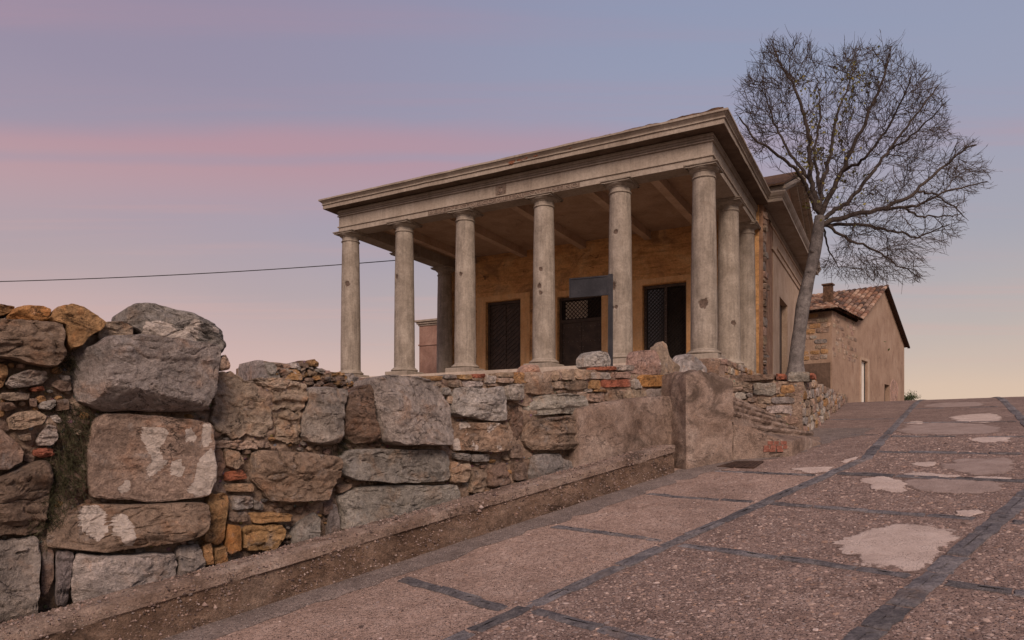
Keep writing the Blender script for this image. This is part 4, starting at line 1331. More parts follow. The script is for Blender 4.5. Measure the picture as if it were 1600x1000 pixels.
FC = Frame(N1 * -5.33, D1, N1)
RW = empty('concrete_wall', tuple(map(float, FC.world(FC.px(1000, 700)[0], 1.2))), 0, 'stained concrete retaining wall between the boulders and the stepped pier', 'wall')
A0, A1 = FC.px(916, 700)[0], FC.px(1075, 700)[0]
tl = polyline([FC.px(*p) for p in [(910, 640), (945, 632), (1000, 625), (1040, 621), (1075, 619)]])
f0 = [FC.o + FC.d * A0 + FC.n * -.12, FC.o + FC.d * FC.px(955, 700)[0], FC.o + FC.d * A1, FC.o + FC.d * A1 - FC.n * .3, FC.o + FC.d * A0 - FC.n * .4]
rough_prism('wall_body', RW, f0, .55, lambda x, y: float(tl((np.array([x, y]) - FC.o) @ FC.d)), 'render', amp=.026, topn=.045, seed=3.0)
pa = [np.array([2.20, 8.72]), np.array([2.86, 8.95]), np.array([2.66, 9.6]), np.array([2.0, 9.36])]
PR = empty('concrete_pier', (2.45, 9.1, 1.15), 0, 'tall stained concrete pier with a worn top beside the steps', 'pier')
pv = (pa[1] - pa[0]) / np.linalg.norm(pa[1] - pa[0])


def pier_top(x, y):
    s = (np.array([x, y]) - pa[0]) @ pv
    return EYE + float(np.interp(s, [-.4, -.2, .05, .2, .45, .72], [.58, .66, .80, .83, .79, .74]))


rough_prism('pier_body', PR, pa, .8, pier_top, 'render', amp=.026, topn=.05, seed=9.0)

# ---------------------------------------------------------------- steps beside the pier
CQ = np.array([4.65, 11.0])               # outer corner of the stone terrace wall
loc_e = lambda a, b: CQ + E1 * a + E2 * b
SP = empty('steps', (*map(float, loc_e(-.2, -1.2)), 1.4), 0, 'worn brown rendered steps between the concrete pier and stone terrace wall', 'steps')
# (near edge x, y, z above eye) -> (position along the terrace wall, z above eye)
bands = [((3.03, 9.72), .56, -.60, .40), ((3.02, 9.6), .49, -.43, .315), ((3.01, 9.5), .40, -.26, .215), ((2.99, 9.4), .315, -.09, .105), ((2.95, 9.22), .15, .15, .035)]
for k, (nr_, zn, ew, zw) in enumerate(bands):
    nr_ = np.array(nr_)
    fw = loc_e(ew, -.02)
    ax = (fw - nr_) / np.linalg.norm(fw - nr_)
    Lx = np.linalg.norm(fw - nr_)
    ft = [nr_ - E1 * .55, nr_, fw, fw - E1 * .55]
    rough_prism('step', SP, ft, .8, (lambda n_, a_x, L_, z0, z1: (lambda x, y: EYE + z0 + (z1 - z0) * float(np.clip((np.array([x, y]) - n_) @ a_x / L_, 0, 1))))(nr_, ax, Lx, zn, zw), 'render', sub=.07, amp=.014, topn=.01, seed=k * 3.0)
    pr_n = np.array([ax[1], -ax[0]])
    ztf = (lambda n_, a_x, L_, z0, z1: (lambda x, y: EYE + .022 + z0 + (z1 - z0) * float(np.clip((np.array([x, y]) - n_) @ a_x / L_, 0, 1))))(nr_, ax, Lx, zn, zw)
    nose = MB()
    nst = 60
    vv_ = []
    for i_ in range(nst + 1):
        p_ = nr_ + (fw - nr_) * i_ / nst
        jj = .02 * nz((p_[0] * 3, p_[1] * 3, k * 5.0), 2.4, 4)
        for (o_, h_) in ((-.2, -.06), (.004 + jj, -.065), (.02 + jj * 1.6, -.035), (.008 + jj, .0), (-.2, .004)):
            q_ = p_ + pr_n * o_
            vv_.append((q_[0], q_[1], ztf(*p_) + h_ + .006 * nz((p_[0] * 9, p_[1] * 9, k), 1)))
    nose.add(np.array(vv_) - np.array(SP.location), [(i_ * 5 + q_, (i_ + 1) * 5 + q_, (i_ + 1) * 5 + q_ + 1, i_ * 5 + q_ + 1) for i_ in range(nst) for q_ in range(4)])
    nose.build('nosing', 'render', SP, smooth=40)
lo = [np.array([2.9, 9.02]), np.array(on_road(1238, 713)), np.array(on_road(1288, 692)), loc_e(.2, -.02), loc_e(-.4, -.05), np.array([2.6, 9.5])]
lz = [.135, -.075, -.115, -.03, .1, .14]
def low_top(x, y):
    d = [1 / (np.hypot(*(p - np.array([x, y]))) + .02) ** 2 for p in lo]
    return EYE + sum(a * b for a, b in zip(d, lz)) / sum(d)
rough_prism('step', SP, lo, .8, low_top, 'render', sub=.06, amp=.014, topn=.012, seed=31.0)
fq0, fq1 = lo[0], lo[1]
# hollow bricks showing through the broken render at the near end of the steps
fdir = (fq1 - fq0) / np.linalg.norm(fq1 - fq0)
fe = Frame(fq0 + np.array([fdir[1], -fdir[0]]) * .012, fdir, (fdir[1], -fdir[0]))
for row, (y0, y1, xs_) in enumerate([(689, 694.5, (1199, 1209, 1219, 1230)), (695.5, 701, (1193, 1203, 1213, 1223, 1231)), (702, 706.5, (1192, 1202, 1213, 1224))]):
    for i in range(len(xs_) - 1):
        if rnd.random() < .18: continue
        jx, jy = rnd.uniform(-.8, .8), rnd.uniform(-.6, .6)
        P0, P1 = fe.px(xs_[i] + .7 + jx, y0 + jy), fe.px(xs_[i + 1] - .7 + jx, y1 + jy)
        v = []
        for w_ in (-.08, rnd.uniform(-.012, .008)):
            for (a, z) in ((P0[0], P0[1]), (P1[0], P0[1]), (P1[0], P1[1]), (P0[0], P1[1])):
                v.append(fe.world(a, z, w_))
        pl = np.array(SP.location)
        obj('brick', np.array(v) - pl, [(0, 1, 2, 3), (7, 6, 5, 4), (0, 4, 5, 1), (1, 5, 6, 2), (2, 6, 7, 3), (3, 7, 4, 0)], 'brick_red', SP, loc=np.mean(v, 0) - pl)

# iron drain cover set in the road by the steps
q = [np.array(on_road(*p)) for p in [(1120, 731), (1150, 723), (1193, 723), (1178, 733)]]
DC = empty('drain_cover', (*map(float, np.mean(q, 0)), float(zroad(*np.mean(q, 0)))), 0, 'dark rusty iron drain cover in the road at the foot of the steps', 'drain cover')
c = np.mean(q, 0)
mb = MB()
ring = [(*(c + (p - c) * k), float(zroad(*(c + (p - c) * k))) + h) for k, h in ((1.0, -.02), (1.0, .022), (.9, .024), (.88, .014)) for p in q]
mb.add(np.array(ring) - np.array(DC.location), [(l * 4 + i, l * 4 + (i + 1) % 4, (l + 1) * 4 + (i + 1) % 4, (l + 1) * 4 + i) for l in range(3) for i in range(4)] + [(12, 13, 14, 15)])
mb.build('cover_frame', 'rust_iron', DC)
for k in range(7):
    t0, t1 = (k + .8) / 8, (k + 1.2) / 8
    pts = [q[0] + (q[1] - q[0]) * .08 + (q[3] - q[0]) * t0, q[0] + (q[1] - q[0]) * .92 + (q[2] - q[1]) * t0, q[0] + (q[1] - q[0]) * .92 + (q[2] - q[1]) * t1, q[0] + (q[1] - q[0]) * .08 + (q[3] - q[0]) * t1]
    v = [(*p, float(zroad(*p)) + h) for h in (.012, .021) for p in pts]
    obj('rib', np.array(v) - np.array(DC.location), [(3, 2, 1, 0), (4, 5, 6, 7), (0, 1, 5, 4), (1, 2, 6, 5), (2, 3, 7, 6), (3, 0, 4, 7)], 'rust_iron', DC)

# ---------------------------------------------------------------- stone terrace wall: front face beside the steps and long side face along the road
TW = empty('terrace_wall', (*map(float, CQ), 1.6), 0, 'tan rubble stone terrace wall climbing beside the road under the tree', 'stone wall')
FF = Frame(CQ, E1, -E2)
FS = Frame(CQ, E2, E1)
wall_body('mortar_core', TW, FF, -2.6, -.03, polyline([FF.px(1130, 585), FF.px(1180, 590), FF.px(1245, 599), (-2.6, 2.5), (-3, 2.5)]), lambda a: 1.3, -.01, .35, 'mortar', amp=.02)
tops = polyline([(-.5, 2.45)] + [FS.px(*p) for p in [(1246, 600), (1262, 595), (1275, 598), (1288, 604), (1300, 608), (1312, 616), (1325, 621), (1340, 624)]] + [(14, 2.62)])
wall_body('mortar_core', TW, FS, -.02, 12.0, tops, lambda a: float(zroad(*(FS.o + FS.d * a))) - .2, -.01, .4, 'mortar', amp=.02, da=.05, dz=.05)
for x0, y0, x1, y1, c in [(885, 350, 1008, 386, 'tan'), (905, 422, 985, 475, 'pale'), (1030, 350, 1192, 446, 'grey'), (1195, 380, 1226, 432, 'tan'), (1230, 370, 1325, 430, 'ochre'), (1163, 456, 1335, 506, 'grey'),
                          (1068, 455, 1160, 502, 'tan'), (1128, 515, 1338, 577, 'pale'), (1253, 585, 1352, 645, 'pink'), (1185, 580, 1246, 615, 'dgrey'), (985, 428, 1030, 456, 'pale'), (872, 385, 962, 416, 'tan'),
                          (965, 390, 1025, 420, 'tan'), (1200, 345, 1330, 368, 'tan'), (870, 425, 902, 470, 'tan'), (990, 460, 1062, 490, 'tan'), (1195, 432, 1260, 454, 'ochre'), (1265, 432, 1340, 454, 'tan'), (1060, 505, 1125, 535, 'brown'), (875, 480, 1040, 500, 'brown'), (1100, 545, 1180, 570, 'dbrown')]:
    stone(TW, FF, bx(x0, y0, x1, y1, 4.546, 950, 520), c, proud=rnd.uniform(.035, .06), back=.16, m=28, rings=6, power=8, rough=.009)
s, zc = 0.0, 0
# side face: uneven courses; the joints break from course to course
base_z = lambda a: float(zroad(*(FS.o + FS.d * a)))
z_rel = 0.0
rows = 0
while z_rel < 1.1:
    hcourse = rnd.uniform(.10, .17)
    a = rnd.uniform(0, .1)
    while a < 10.2:
        Ls = rnd.uniform(.13, .36) * (1 if a < 5 else 1.35)
        zb = base_z(a + Ls / 2) + z_rel + rnd.uniform(-.02, .02)
        if zb + hcourse < tops(a + Ls / 2) + .05 and zb > base_z(a) - .1:
            e = lambda k: rnd.uniform(-.015, .015)
            P = [(a + .02 + e(0), zb + e(0)), (a + Ls * .5, zb - .006 + e(0)), (a + Ls - .02 + e(0), zb + e(0)), (a + Ls - .004, zb + hcourse * .5), (a + Ls - .02 + e(0), zb + hcourse - .012 + e(0)), (a + Ls * .5, zb + hcourse - .005 + e(0)), (a + .02 + e(0), zb + hcourse - .012 + e(0)), (a + .004, zb + hcourse * .5)]
            stone(TW, FS, P, rnd.choice(['tan', 'tan', 'brown', 'grey', 'pale', 'pink', 'ochre', 'tan', 'lgrey']), proud=rnd.uniform(.02, .07), back=.14, m=16, rings=4, power=6, az=True, rough=.01)
        a += Ls + .012
    z_rel += hcourse + .008
# coping pieces on the terrace wall
for (poly, c, lab) in [([(1140, 588), (1142, 586), (1211, 585), (1212, 594), (1140, 597)], 'dbrown', None), ([(1213, 584), (1226, 584), (1226, 593), (1213, 594)], 'red', None), ([(1266, 583), (1272, 583), (1273, 591), (1266, 592)], 'red', None)]:
    stone(TW, FF, poly, c, proud=.07, back=.3, m=32, rings=6, power=9, name='coping_stone')
e = empty('squared_block', tuple(map(float, FF.world(FF.px(1249, 597)[0], FF.px(1249, 597)[1]))), 0, 'pale grey squared stone block at the foot of the bare tree', 'stone block')
stone(e, FF, [(1231, 597), (1232, 583), (1236, 581), (1262, 581), (1266, 584), (1266, 596)], 'lgrey', proud=.08, back=.3, m=44, rings=8, power=12, name='stone_body', facets=1)

# ---------------------------------------------------------------- terrace fill behind the walls
kv = lambda u, v: u * D1 + v * N1
poly = [kv(-9, -6.0), kv(FW.px(1000, 600)[0] + 0.0, -6.0), loc_e(-2.5, -.6), loc_e(-2.4, .3), loc_e(-.4, .3), loc_e(-.4, 12.0), loc_e(-6, 16), loc_e(-30, 16), kv(-9, -30)]
mb = MB()
n = len(poly)
tz = [1.45, 2.12, 2.25, 2.45, 2.4, 2.55, 2.6, 2.0, 1.0]
mb.add([(*p, z) for p, z in zip(poly, tz)] + [(*p, -3.0) for p in poly], [tuple(range(n))] + [(i, i + n, (i + 1) % n + n, (i + 1) % n) for i in range(n)])
tag(mb.build('terrace', 'earth'), kind='structure')
# earth packed between kerb and boulders
us = np.linspace(-6, 7.2, 60)
V, Fc = [], []
for i, u in enumerate(us):
    for k, (v, h) in enumerate(((-5.33, .24), (-5.45, .26), (-5.8, .3))):
        p = kv(u, v)
        V.append((*p, float(zroad(*p)) + h + .03 * nz((u, v, 0), 3)))
    if i: Fc += [((i - 1) * 3 + k, i * 3 + k, i * 3 + k + 1, (i - 1) * 3 + k + 1) for k in range(2)]
tag(obj('verge', V, Fc, 'earth', None, smooth=True), kind='structure')

# ---------------------------------------------------------------- the museum: colonnaded portico in front of a gabled house
BO = np.array([3.62, 13.0])
FLZ = EYE + 1.40
MU = empty('museum_building', (float(BO[0]), float(BO[1]), FLZ), math.atan2(E1[1], E1[0]), 'weathered stone museum with a six column portico and inscribed entablature', 'museum')


def lpx(px, py, ly=None, lx=None):
    """local point of the building seen at a pixel on the plane y = ly or x = lx"""
    r = ray(px, py)
    if ly is not None:
        t = (BO @ E2 + ly) / (r[:2] @ E2)
    else:
        t = (BO @ E1 + lx) / (r[:2] @ E1)
    p = r[:2] * t - BO
    return p @ E1, p @ E2, EYE + r[2] * t - FLZ


XC = [0.0, -1.663, -3.365, -5.352, -7.077, -8.764]
YS = [0.0, 2.2, 4.12]
YW = 4.42
XL = XC[-1]
# platform
mb = MB()
mb.box(XL - .42, .42, -.42, YW + .2, -1.3, -.004)
mb.build('platform', 'floor_stone', MU)
mb = MB()
mb.box(XL - .5, .5, -.62, -.42, -1.3, -.16)
mb.build('platform_step', 'render', MU)

# columns: shaft with entasis and bullet scars, moulded base, capital with square abacus
HC = 3.64


def make_column(x, y, base_kind, scars, seed):
    rr = random.Random(seed)
    n, rows = 72, 130
    z0, z1 = (.20 if base_kind else .0), HC - .235
    V, Fc = [], []
    scar_pts = []
    for ang, zz, rad in scars: scar_pts.append((ang, zz, rad))
    hits = []
    for i in range(rows + 1):
        t = i / rows
        z = z0 + (z1 - z0) * t
        rad = .246 - .038 * t ** 1.7
        for k in range(n):
            a = 2 * math.pi * k / n
            hv = 0.0
            d = .0035 * nz((x + math.cos(a) * .6, y + math.sin(a) * .6, z), 2.2)
            for (sa, sz_, sr) in scar_pts:
                da = ((a - sa + math.pi) % (2 * math.pi) - math.pi) * .24
                q = math.hypot(da, z - sz_) / sr * (1 + .5 * nz((da * 30, z * 12, seed), 1))
                if q < 1: d -= .022 * (1 - q * q)
                hv = max(hv, 1.0 - .6 * q)
            V.append((x + (rad + d) * math.cos(a), y + (rad + d) * math.sin(a), z))
            hits.append((max(hv, 0), max(hv, 0), max(hv, 0), 1))
    for i in range(rows):
        for k in range(n):
            k2 = (k + 1) % n
            Fc.append((i * n + k, i * n + k2, (i + 1) * n + k2, (i + 1) * n + k))
    Fc += [tuple(range(n))[::-1], tuple(rows * n + k for k in range(n))]
    c = obj('column', V, Fc, 'column_shaft', MU, smooth=60, loc=(x, y, 0), uvcol=hits)
    cap = MB()
    cap.lathe(0, 0, [(.208, HC - .235), (.224, HC - .23), (.23, HC - .218), (.224, HC - .205), (.206, HC - .2), (.207, HC - .125), (.222, HC - .12), (.222, HC - .108), (.236, HC - .10), (.262, HC - .085), (.277, HC - .068), (.28, HC - .055), (.272, HC - .05)], 48)
    h = .295
    cap.sweep([(-h, h), (-h, -h), (h, -h), (h, h), (-h, h - .0005)], [(-.2, HC - .0485), (0, HC - .0485), (.0, HC - .022), (.022, HC - .016), (.022, HC), (-.2, HC)], 14, .012)
    cap.box(-h + .1, h - .1, -h + .1, h - .1, HC - .047, HC - .001)
    if not (x == 0 or x == XL): pass
    o = cap.build('capital', 'column_plaster', c, smooth=35)
    if base_kind:
        b = MB()
        b.lathe(0, 0, [(.27, .105), (.302, .112), (.318, .128), (.32, .145), (.308, .162), (.285, .172), (.278, .176), (.278, .19), (.262, .194), (.25, .203), (.246, .215)], 48)
        g = .325
        b.sweep([(-g, g), (-g, -g), (g, -g), (g, g), (-g, g - .0005)], [(-.2, 0), (0, 0), (0, .095), (-.012, .105), (-.2, .105)])
        b.box(-g + .1, g - .1, -g + .1, g - .1, .001, .1035)
        b.build('base', 'column_plaster', c, smooth=35)
    return c


FRONT = -math.pi / 2 - .35               # side of each shaft that faces the viewer
make_column(XC[0], 0, 1, [(FRONT + .55, 1.05, .10), (FRONT - .9, 1.9, .05)], 1)
make_column(XC[1], 0, 1, [(FRONT - .05, 1.56, .105), (FRONT + .3, 2.62, .055), (FRONT + .35, 1.13, .04), (FRONT + .02, 1.12, .035)], 2)
make_column(XC[2], 0, 1, [(FRONT + .35, 1.72, .06), (FRONT + .5, 1.58, .045), (FRONT + .5, 2.08, .05)], 3)
make_column(XC[3], 0, 1, [(FRONT + .45, 2.2, .045), (FRONT + .2, .85, .02)], 4)
make_column(XC[4], 0, 1, [(FRONT + .05, 2.35, .06)], 5)
make_column(XC[5], 0, 1, [(FRONT + .75, 2.35, .075)], 6)
make_column(0, YS[1], 1, [(FRONT + 1.0, 1.0, .06)], 7)
make_column(0, YS[2], 0, [], 8)
make_column(XL, YS[1], 1, [], 9)
make_column(XL, YS[2], 0, [], 10)

path = [(XL, YW + .1), (XL, 0), (0, 0), (0, YW + .1)]
ent = lambda nm, prof, mt='entablature_plaster', sub=1, jit=0.0, **kw: MB().sweep(path, prof, sub, jit).build(nm, mt, MU, **kw)
arch = ent('architrave', [(-.21, HC + .002), (.205, HC + .002), (.205, HC + .118), (.23, HC + .124), (.23, HC + .15), (-.21, HC + .15)])
ent('frieze', [(-.21, HC + .152), (.20, HC + .152), (.20, 4.03), (-.21, 4.03)])
bm = [(-.21, 4.032), (.232, 4.032), (.232, 4.052), (.21, 4.055), (.21, 4.075), (.23, 4.078), (.23, 4.098), (.212, 4.101), (.212, 4.121), (.236, 4.124), (.236, 4.148), (.22, 4.151), (.22, 4.186), (-.21, 4.186)]
ent('bed_moulding', bm)
ent('soffit', [(-.21, 4.188), (.46, 4.206), (.46, 4.222), (-.21, 4.222)], 'grimy_shadow_soffit')
ent('cornice', [(-.21, 4.224), (.462, 4.224), (.462, 4.198), (.475, 4.198), (.475, 4.29), (.5, 4.292), (.5, 4.31), (.488, 4.314), (.488, 4.328), (.505, 4.35), (.53, 4.372), (.535, 4.385), (.555, 4.387), (.555, 4.425), (-.21, 4.425)], sub=40, jit=.006, smooth=40)
# crumbling tile and mortar edge on top of the cornice: thick at the right corner, thin to the left
V, Fc = [], []
pp = [(XL - .4, YW), (XL - .4, -.4), (.4, -.4), (.4, YW)]
stn = []
for i in range(3):
    a, b = np.array(pp[i]), np.array(pp[i + 1])
    k = int(np.linalg.norm(b - a) / .05)
    stn += [(a + (b - a) * j / k, i) for j in range(k)]
for j, (p, i) in enumerate(stn):
    nr = [np.array([-1, 0]), np.array([0, -1]), np.array([1, 0])][i]
    if i and np.linalg.norm(p - np.array(pp[i])) < .26: nr = nr + [None, np.array([-1, 0]), np.array([0, -1])][i] * .8
    thick = .012 + (.075 * np.clip((p[0] + 4.6) / 4.4, 0, 1) if i == 1 else .085 if i == 2 else .0)
    thick *= 1 + .55 * nz((p[0], p[1], 0), 3.2, 4)
    prt = .03 + (.03 + .05 * nz((p[0], p[1], 4), 4, 4)) * (np.clip((p[0] + 4.6) / 3, 0, 1) if i == 1 else i == 2) + (.03 if i == 2 else 0)
    for (o_, h) in ((-.5, .0), (prt * .6, .0), (prt, thick * .35), (prt * .8, thick * .8), (0, thick), (-.5, thick + .08)):
        q = p + nr * o_
        V.append((q[0], q[1], 4.426 + h + .012 * nz((q[0], q[1], h * 9), 11)))
    if j: Fc += [((j - 1) * 6 + k, j * 6 + k, j * 6 + k + 1, (j - 1) * 6 + k + 1) for k in range(5)]
obj('roof_edge', V, Fc, 'roof_dirt', MU, smooth=35)
mb = MB()
mb.add([(XL - .4, -.4, 4.47), (.4, -.4, 4.47), (.4, YW, 4.47), (XL - .4, YW, 4.47), (XL + 2.5, YW, 5.3), (-2.5, YW, 5.3), (XL + 2.5, 3.2, 5.3), (-2.5, 3.2, 5.3)], [(0, 1, 7, 6), (1, 2, 5, 7), (0, 6, 4, 3), (6, 7, 5, 4)])
mb.build('portico_roof', 'roof_dirt', MU)
# break in the cornice (the red brick shows through)
for (xa, xb, za, zb) in ((-3.75, -3.5, 4.31, 4.395), (-3.95, -3.78, 4.29, 4.36), (-3.42, -3.15, 4.34, 4.405), (-2.7, -2.35, 4.35, 4.40), (-2.3, -1.9, 4.37, 4.415)):
    fr_ = Frame((0, 0), (1, 0), (0, -1))
    P = [(xa, za), ((xa + xb) / 2, za - .015), (xb, za + .02), (xb + .02, (za + zb) / 2), (xb - .03, zb), ((xa + xb) / 2, zb + .01), (xa + .02, zb - .01), (xa - .02, (za + zb) / 2)]
    s_ = stone(None, fr_, P, (.3, .13, .075), proud=.012, back=.08, az=True, m=24, rings=4, power=3, rough=.016, w=.495, name='exposed_brick', jit=.3)
    s_.parent = MU

# ceiling and beams
mb = MB()
mb.box(XL + .21, -.21, .21, YW, 3.93, 4.0)
mb.build('ceiling', 'soffit_plaster', MU)
for x in (-1.1, -2.52, -4.36, -6.2, -7.9):
    mb = MB()
    mb.box(x - .09, x + .09, .212, YW - .002, 3.735, 3.928)
    mb.build('ceiling_beam', 'lit_beam_plaster', MU)
for x in XC[1:-1]:
    mb = MB()
    mb.box(x - .12, x + .12, .2115, .5, HC + .02, 3.926)
    mb.build('bracket', 'soffit_plaster', MU)

# inscription: darker inset panel with raised capitals, and the carved coat of arms above it
x0, _, za = lpx(669, 338, ly=-.205)
x1, _, zb = lpx(906, 292, ly=-.205)
zlo, zhi = HC + .012, HC + .113
mb = MB()
mb.box(x0, x1, -.2085, -.2045, zlo, zhi)
pan = mb.build('inscription_panel', 'inset_stone', MU)
word = 'MUSEO HISTORICO MILITAR SAGUNTINO'
glyph = {}
for chx in sorted(set(word) - {' '}):
    tcv = bpy.data.curves.new('glyph', 'FONT')
    tcv.body = chx
    tcv.size = 0.118
    tcv.extrude = 0.005
    tob = bpy.data.objects.new('glyph', tcv)
    COL.objects.link(tob)
    dg = bpy.context.evaluated_depsgraph_get()
    tme = bpy.data.meshes.new_from_object(tob.evaluated_get(dg))
    bpy.data.objects.remove(tob)
    co = np.array([v.co for v in tme.vertices])
    glyph[chx] = (co, [list(p.vertices) for p in tme.polygons], co[:, 0].min(), co[:, 0].max())
gap, spc = .014, .034
tot = sum((glyph[k][3] - glyph[k][2] + gap) if k != ' ' else spc for k in word) - gap
sx = (x1 - x0 - .07) / tot
cur = x0 + .035
for k in word:
    if k == ' ':
        cur += spc * sx
        continue
    co, fc_, g0, g1 = glyph[k]
    v = np.stack([cur + (co[:, 0] - g0) * sx, -.2135 - co[:, 2], zlo + .010 + co[:, 1] * (.083 / .086)], 1)
    obj('letter', v, fc_, 'letter_stone', pan)
    cur += (g1 - g0 + gap) * sx
cx0, _, _ = lpx(774.5, 294, ly=-.2)
cx1, _, _ = lpx(791, 291, ly=-.2)
cz0, cz1 = HC + .16, 4.027
mb = MB()
mb.box(cx0, cx1, -.206, -.1995, cz0, cz1)
arms = mb.build('coat_of_arms', 'inset_stone', MU)
cc, cw, chh = (cx0 + cx1) / 2, cx1 - cx0, cz1 - cz0
fr_ = Frame((0, 0), (1, 0), (0, -1))
sh = [(-.2, .12), (-.2, .5), (.2, .5), (.2, .12), (.1, -.02), (0, -.08), (-.1, -.02)]
for nm, P, pr in (('shield', [(cc + a * cw, cz0 + .2 * chh + b * chh * .8) for a, b in sh], .018),
                  ('crown', [(cc - .2 * cw, cz0 + .66 * chh), (cc - .26 * cw, cz0 + .84 * chh), (cc - .1 * cw, cz0 + .77 * chh), (cc, cz0 + .9 * chh), (cc + .1 * cw, cz0 + .77 * chh), (cc + .26 * cw, cz0 + .84 * chh), (cc + .2 * cw, cz0 + .66 * chh)], .014),
                  ('supporter', [(cc - .42 * cw, cz0 + .16 * chh), (cc - .44 * cw, cz0 + .5 * chh), (cc - .36 * cw, cz0 + .66 * chh), (cc - .27 * cw, cz0 + .5 * chh), (cc - .28 * cw, cz0 + .16 * chh)], .012),
                  ('supporter', [(cc + .42 * cw, cz0 + .16 * chh), (cc + .44 * cw, cz0 + .5 * chh), (cc + .36 * cw, cz0 + .66 * chh), (cc + .27 * cw, cz0 + .5 * chh), (cc + .28 * cw, cz0 + .16 * chh)], .012),
                  ('scroll', [(cc - .4 * cw, cz0 + .05 * chh), (cc - .3 * cw, cz0 + .13 * chh), (cc + .3 * cw, cz0 + .13 * chh), (cc + .4 * cw, cz0 + .05 * chh), (cc, cz0 + .03 * chh)], .012)):
    s_ = stone(None, fr_, P, (.2, .155, .125), proud=pr, back=.01, az=True, m=28, rings=5, power=4, rough=.003, w=.206, name=nm, jit=.02, facets=0)
    s_.parent = arms

# wall with the three doors
def wall_open(name, mat, x0, x1, z0, z1, y, th, ops, parent, axis='y'):
    xs = sorted({x0, x1, *[q for o in ops for q in o[:2]]})
    mb = MB()
    for a, b in zip(xs[:-1], xs[1:]):
        zs = [z0]
        for o in sorted(ops, key=lambda o: o[2]):
            if o[0] <= a + 1e-6 and o[1] >= b - 1e-6: zs += [o[2], o[3]]
        zs.append(z1)
        for lo, hi in zip(zs[::2], zs[1::2]):
            if hi - lo > 1e-4:
                if axis == 'y': mb.box(a, b, y, y + th, lo, hi)
                else: mb.box(y - th, y, a, b, lo, hi)
    return mb.build(name, mat, parent)


doors = []
for (pl, pr, pt) in ((759, 813.5, 469.5), (871, 940, 461), (1004, 1072.5, 442.5)):
    xa, _, z_ = lpx((pl + pr) / 2, pt, ly=YW)
    xl = lpx(pl, 500, ly=YW)[0]
    xr = lpx(pr, 500, ly=YW)[0]
    doors.append((xl, xr, -.05, z_))
wall_open('front_wall', 'portico_wall', XL - .22, .26, -.3, 4.2, YW, .35, doors, MU)
for (xl, xr, zb_, zt) in doors:
    # plain lighter surround, a touch proud of the wall
    mb = MB()
    g = .30
    mb.box(xl - g, xl - .002, YW - .014, YW + .1, -.05, zt + .02)
    mb.build('door_surround', 'ochre_light', MU)
    mb = MB()
    mb.box(xr + .002, xr + g, YW - .014, YW + .1, -.05, zt + .02)
    mb.build('door_surround', 'ochre_light', MU)
    mb = MB()
    mb.box(xl - g, xr + g, YW - .0135, YW + .1, zt + .022, zt + .16)
    mb.build('door_lintel', 'ochre_light', MU)
yd = YW + .16


def lattice(parent, xa, xb, za, zb, y, step=.085, r=.006):
    """diagonal bars clipped to a rectangle"""
    mb = MB()
    w_, h_ = xb - xa, zb - za
    for sgn in (1, -1):
        k = -h_
        while k < w_ + h_:
            pts = []
            for zz in (0, h_):
                pts.append((k + (zz if sgn > 0 else h_ - zz), zz))
            (xA, zA), (xB, zB) = pts
            # clip in x
            def clip(xA, zA, xB, zB):
                if xA > xB: xA, zA, xB, zB = xB, zB, xA, zA
                if xB <= 0 or xA >= w_: return None
                if xA < 0: zA, xA = zA + (zB - zA) * (-xA) / (xB - xA), 0
                if xB > w_: zB, xB = zA + (zB - zA) * (w_ - xA) / (xB - xA), w_
                return xA, zA, xB, zB
            q = clip(xA, zA, xB, zB)
            if q and abs(q[2] - q[0]) > .02:
                mb.tube([(xa + q[0], y + (.004 if sgn > 0 else 0), za + q[1]), (xa + q[2], y + (.004 if sgn > 0 else 0), za + q[3])], r, 5)
            k += step
    return mb.build('grille', 'grille', parent)


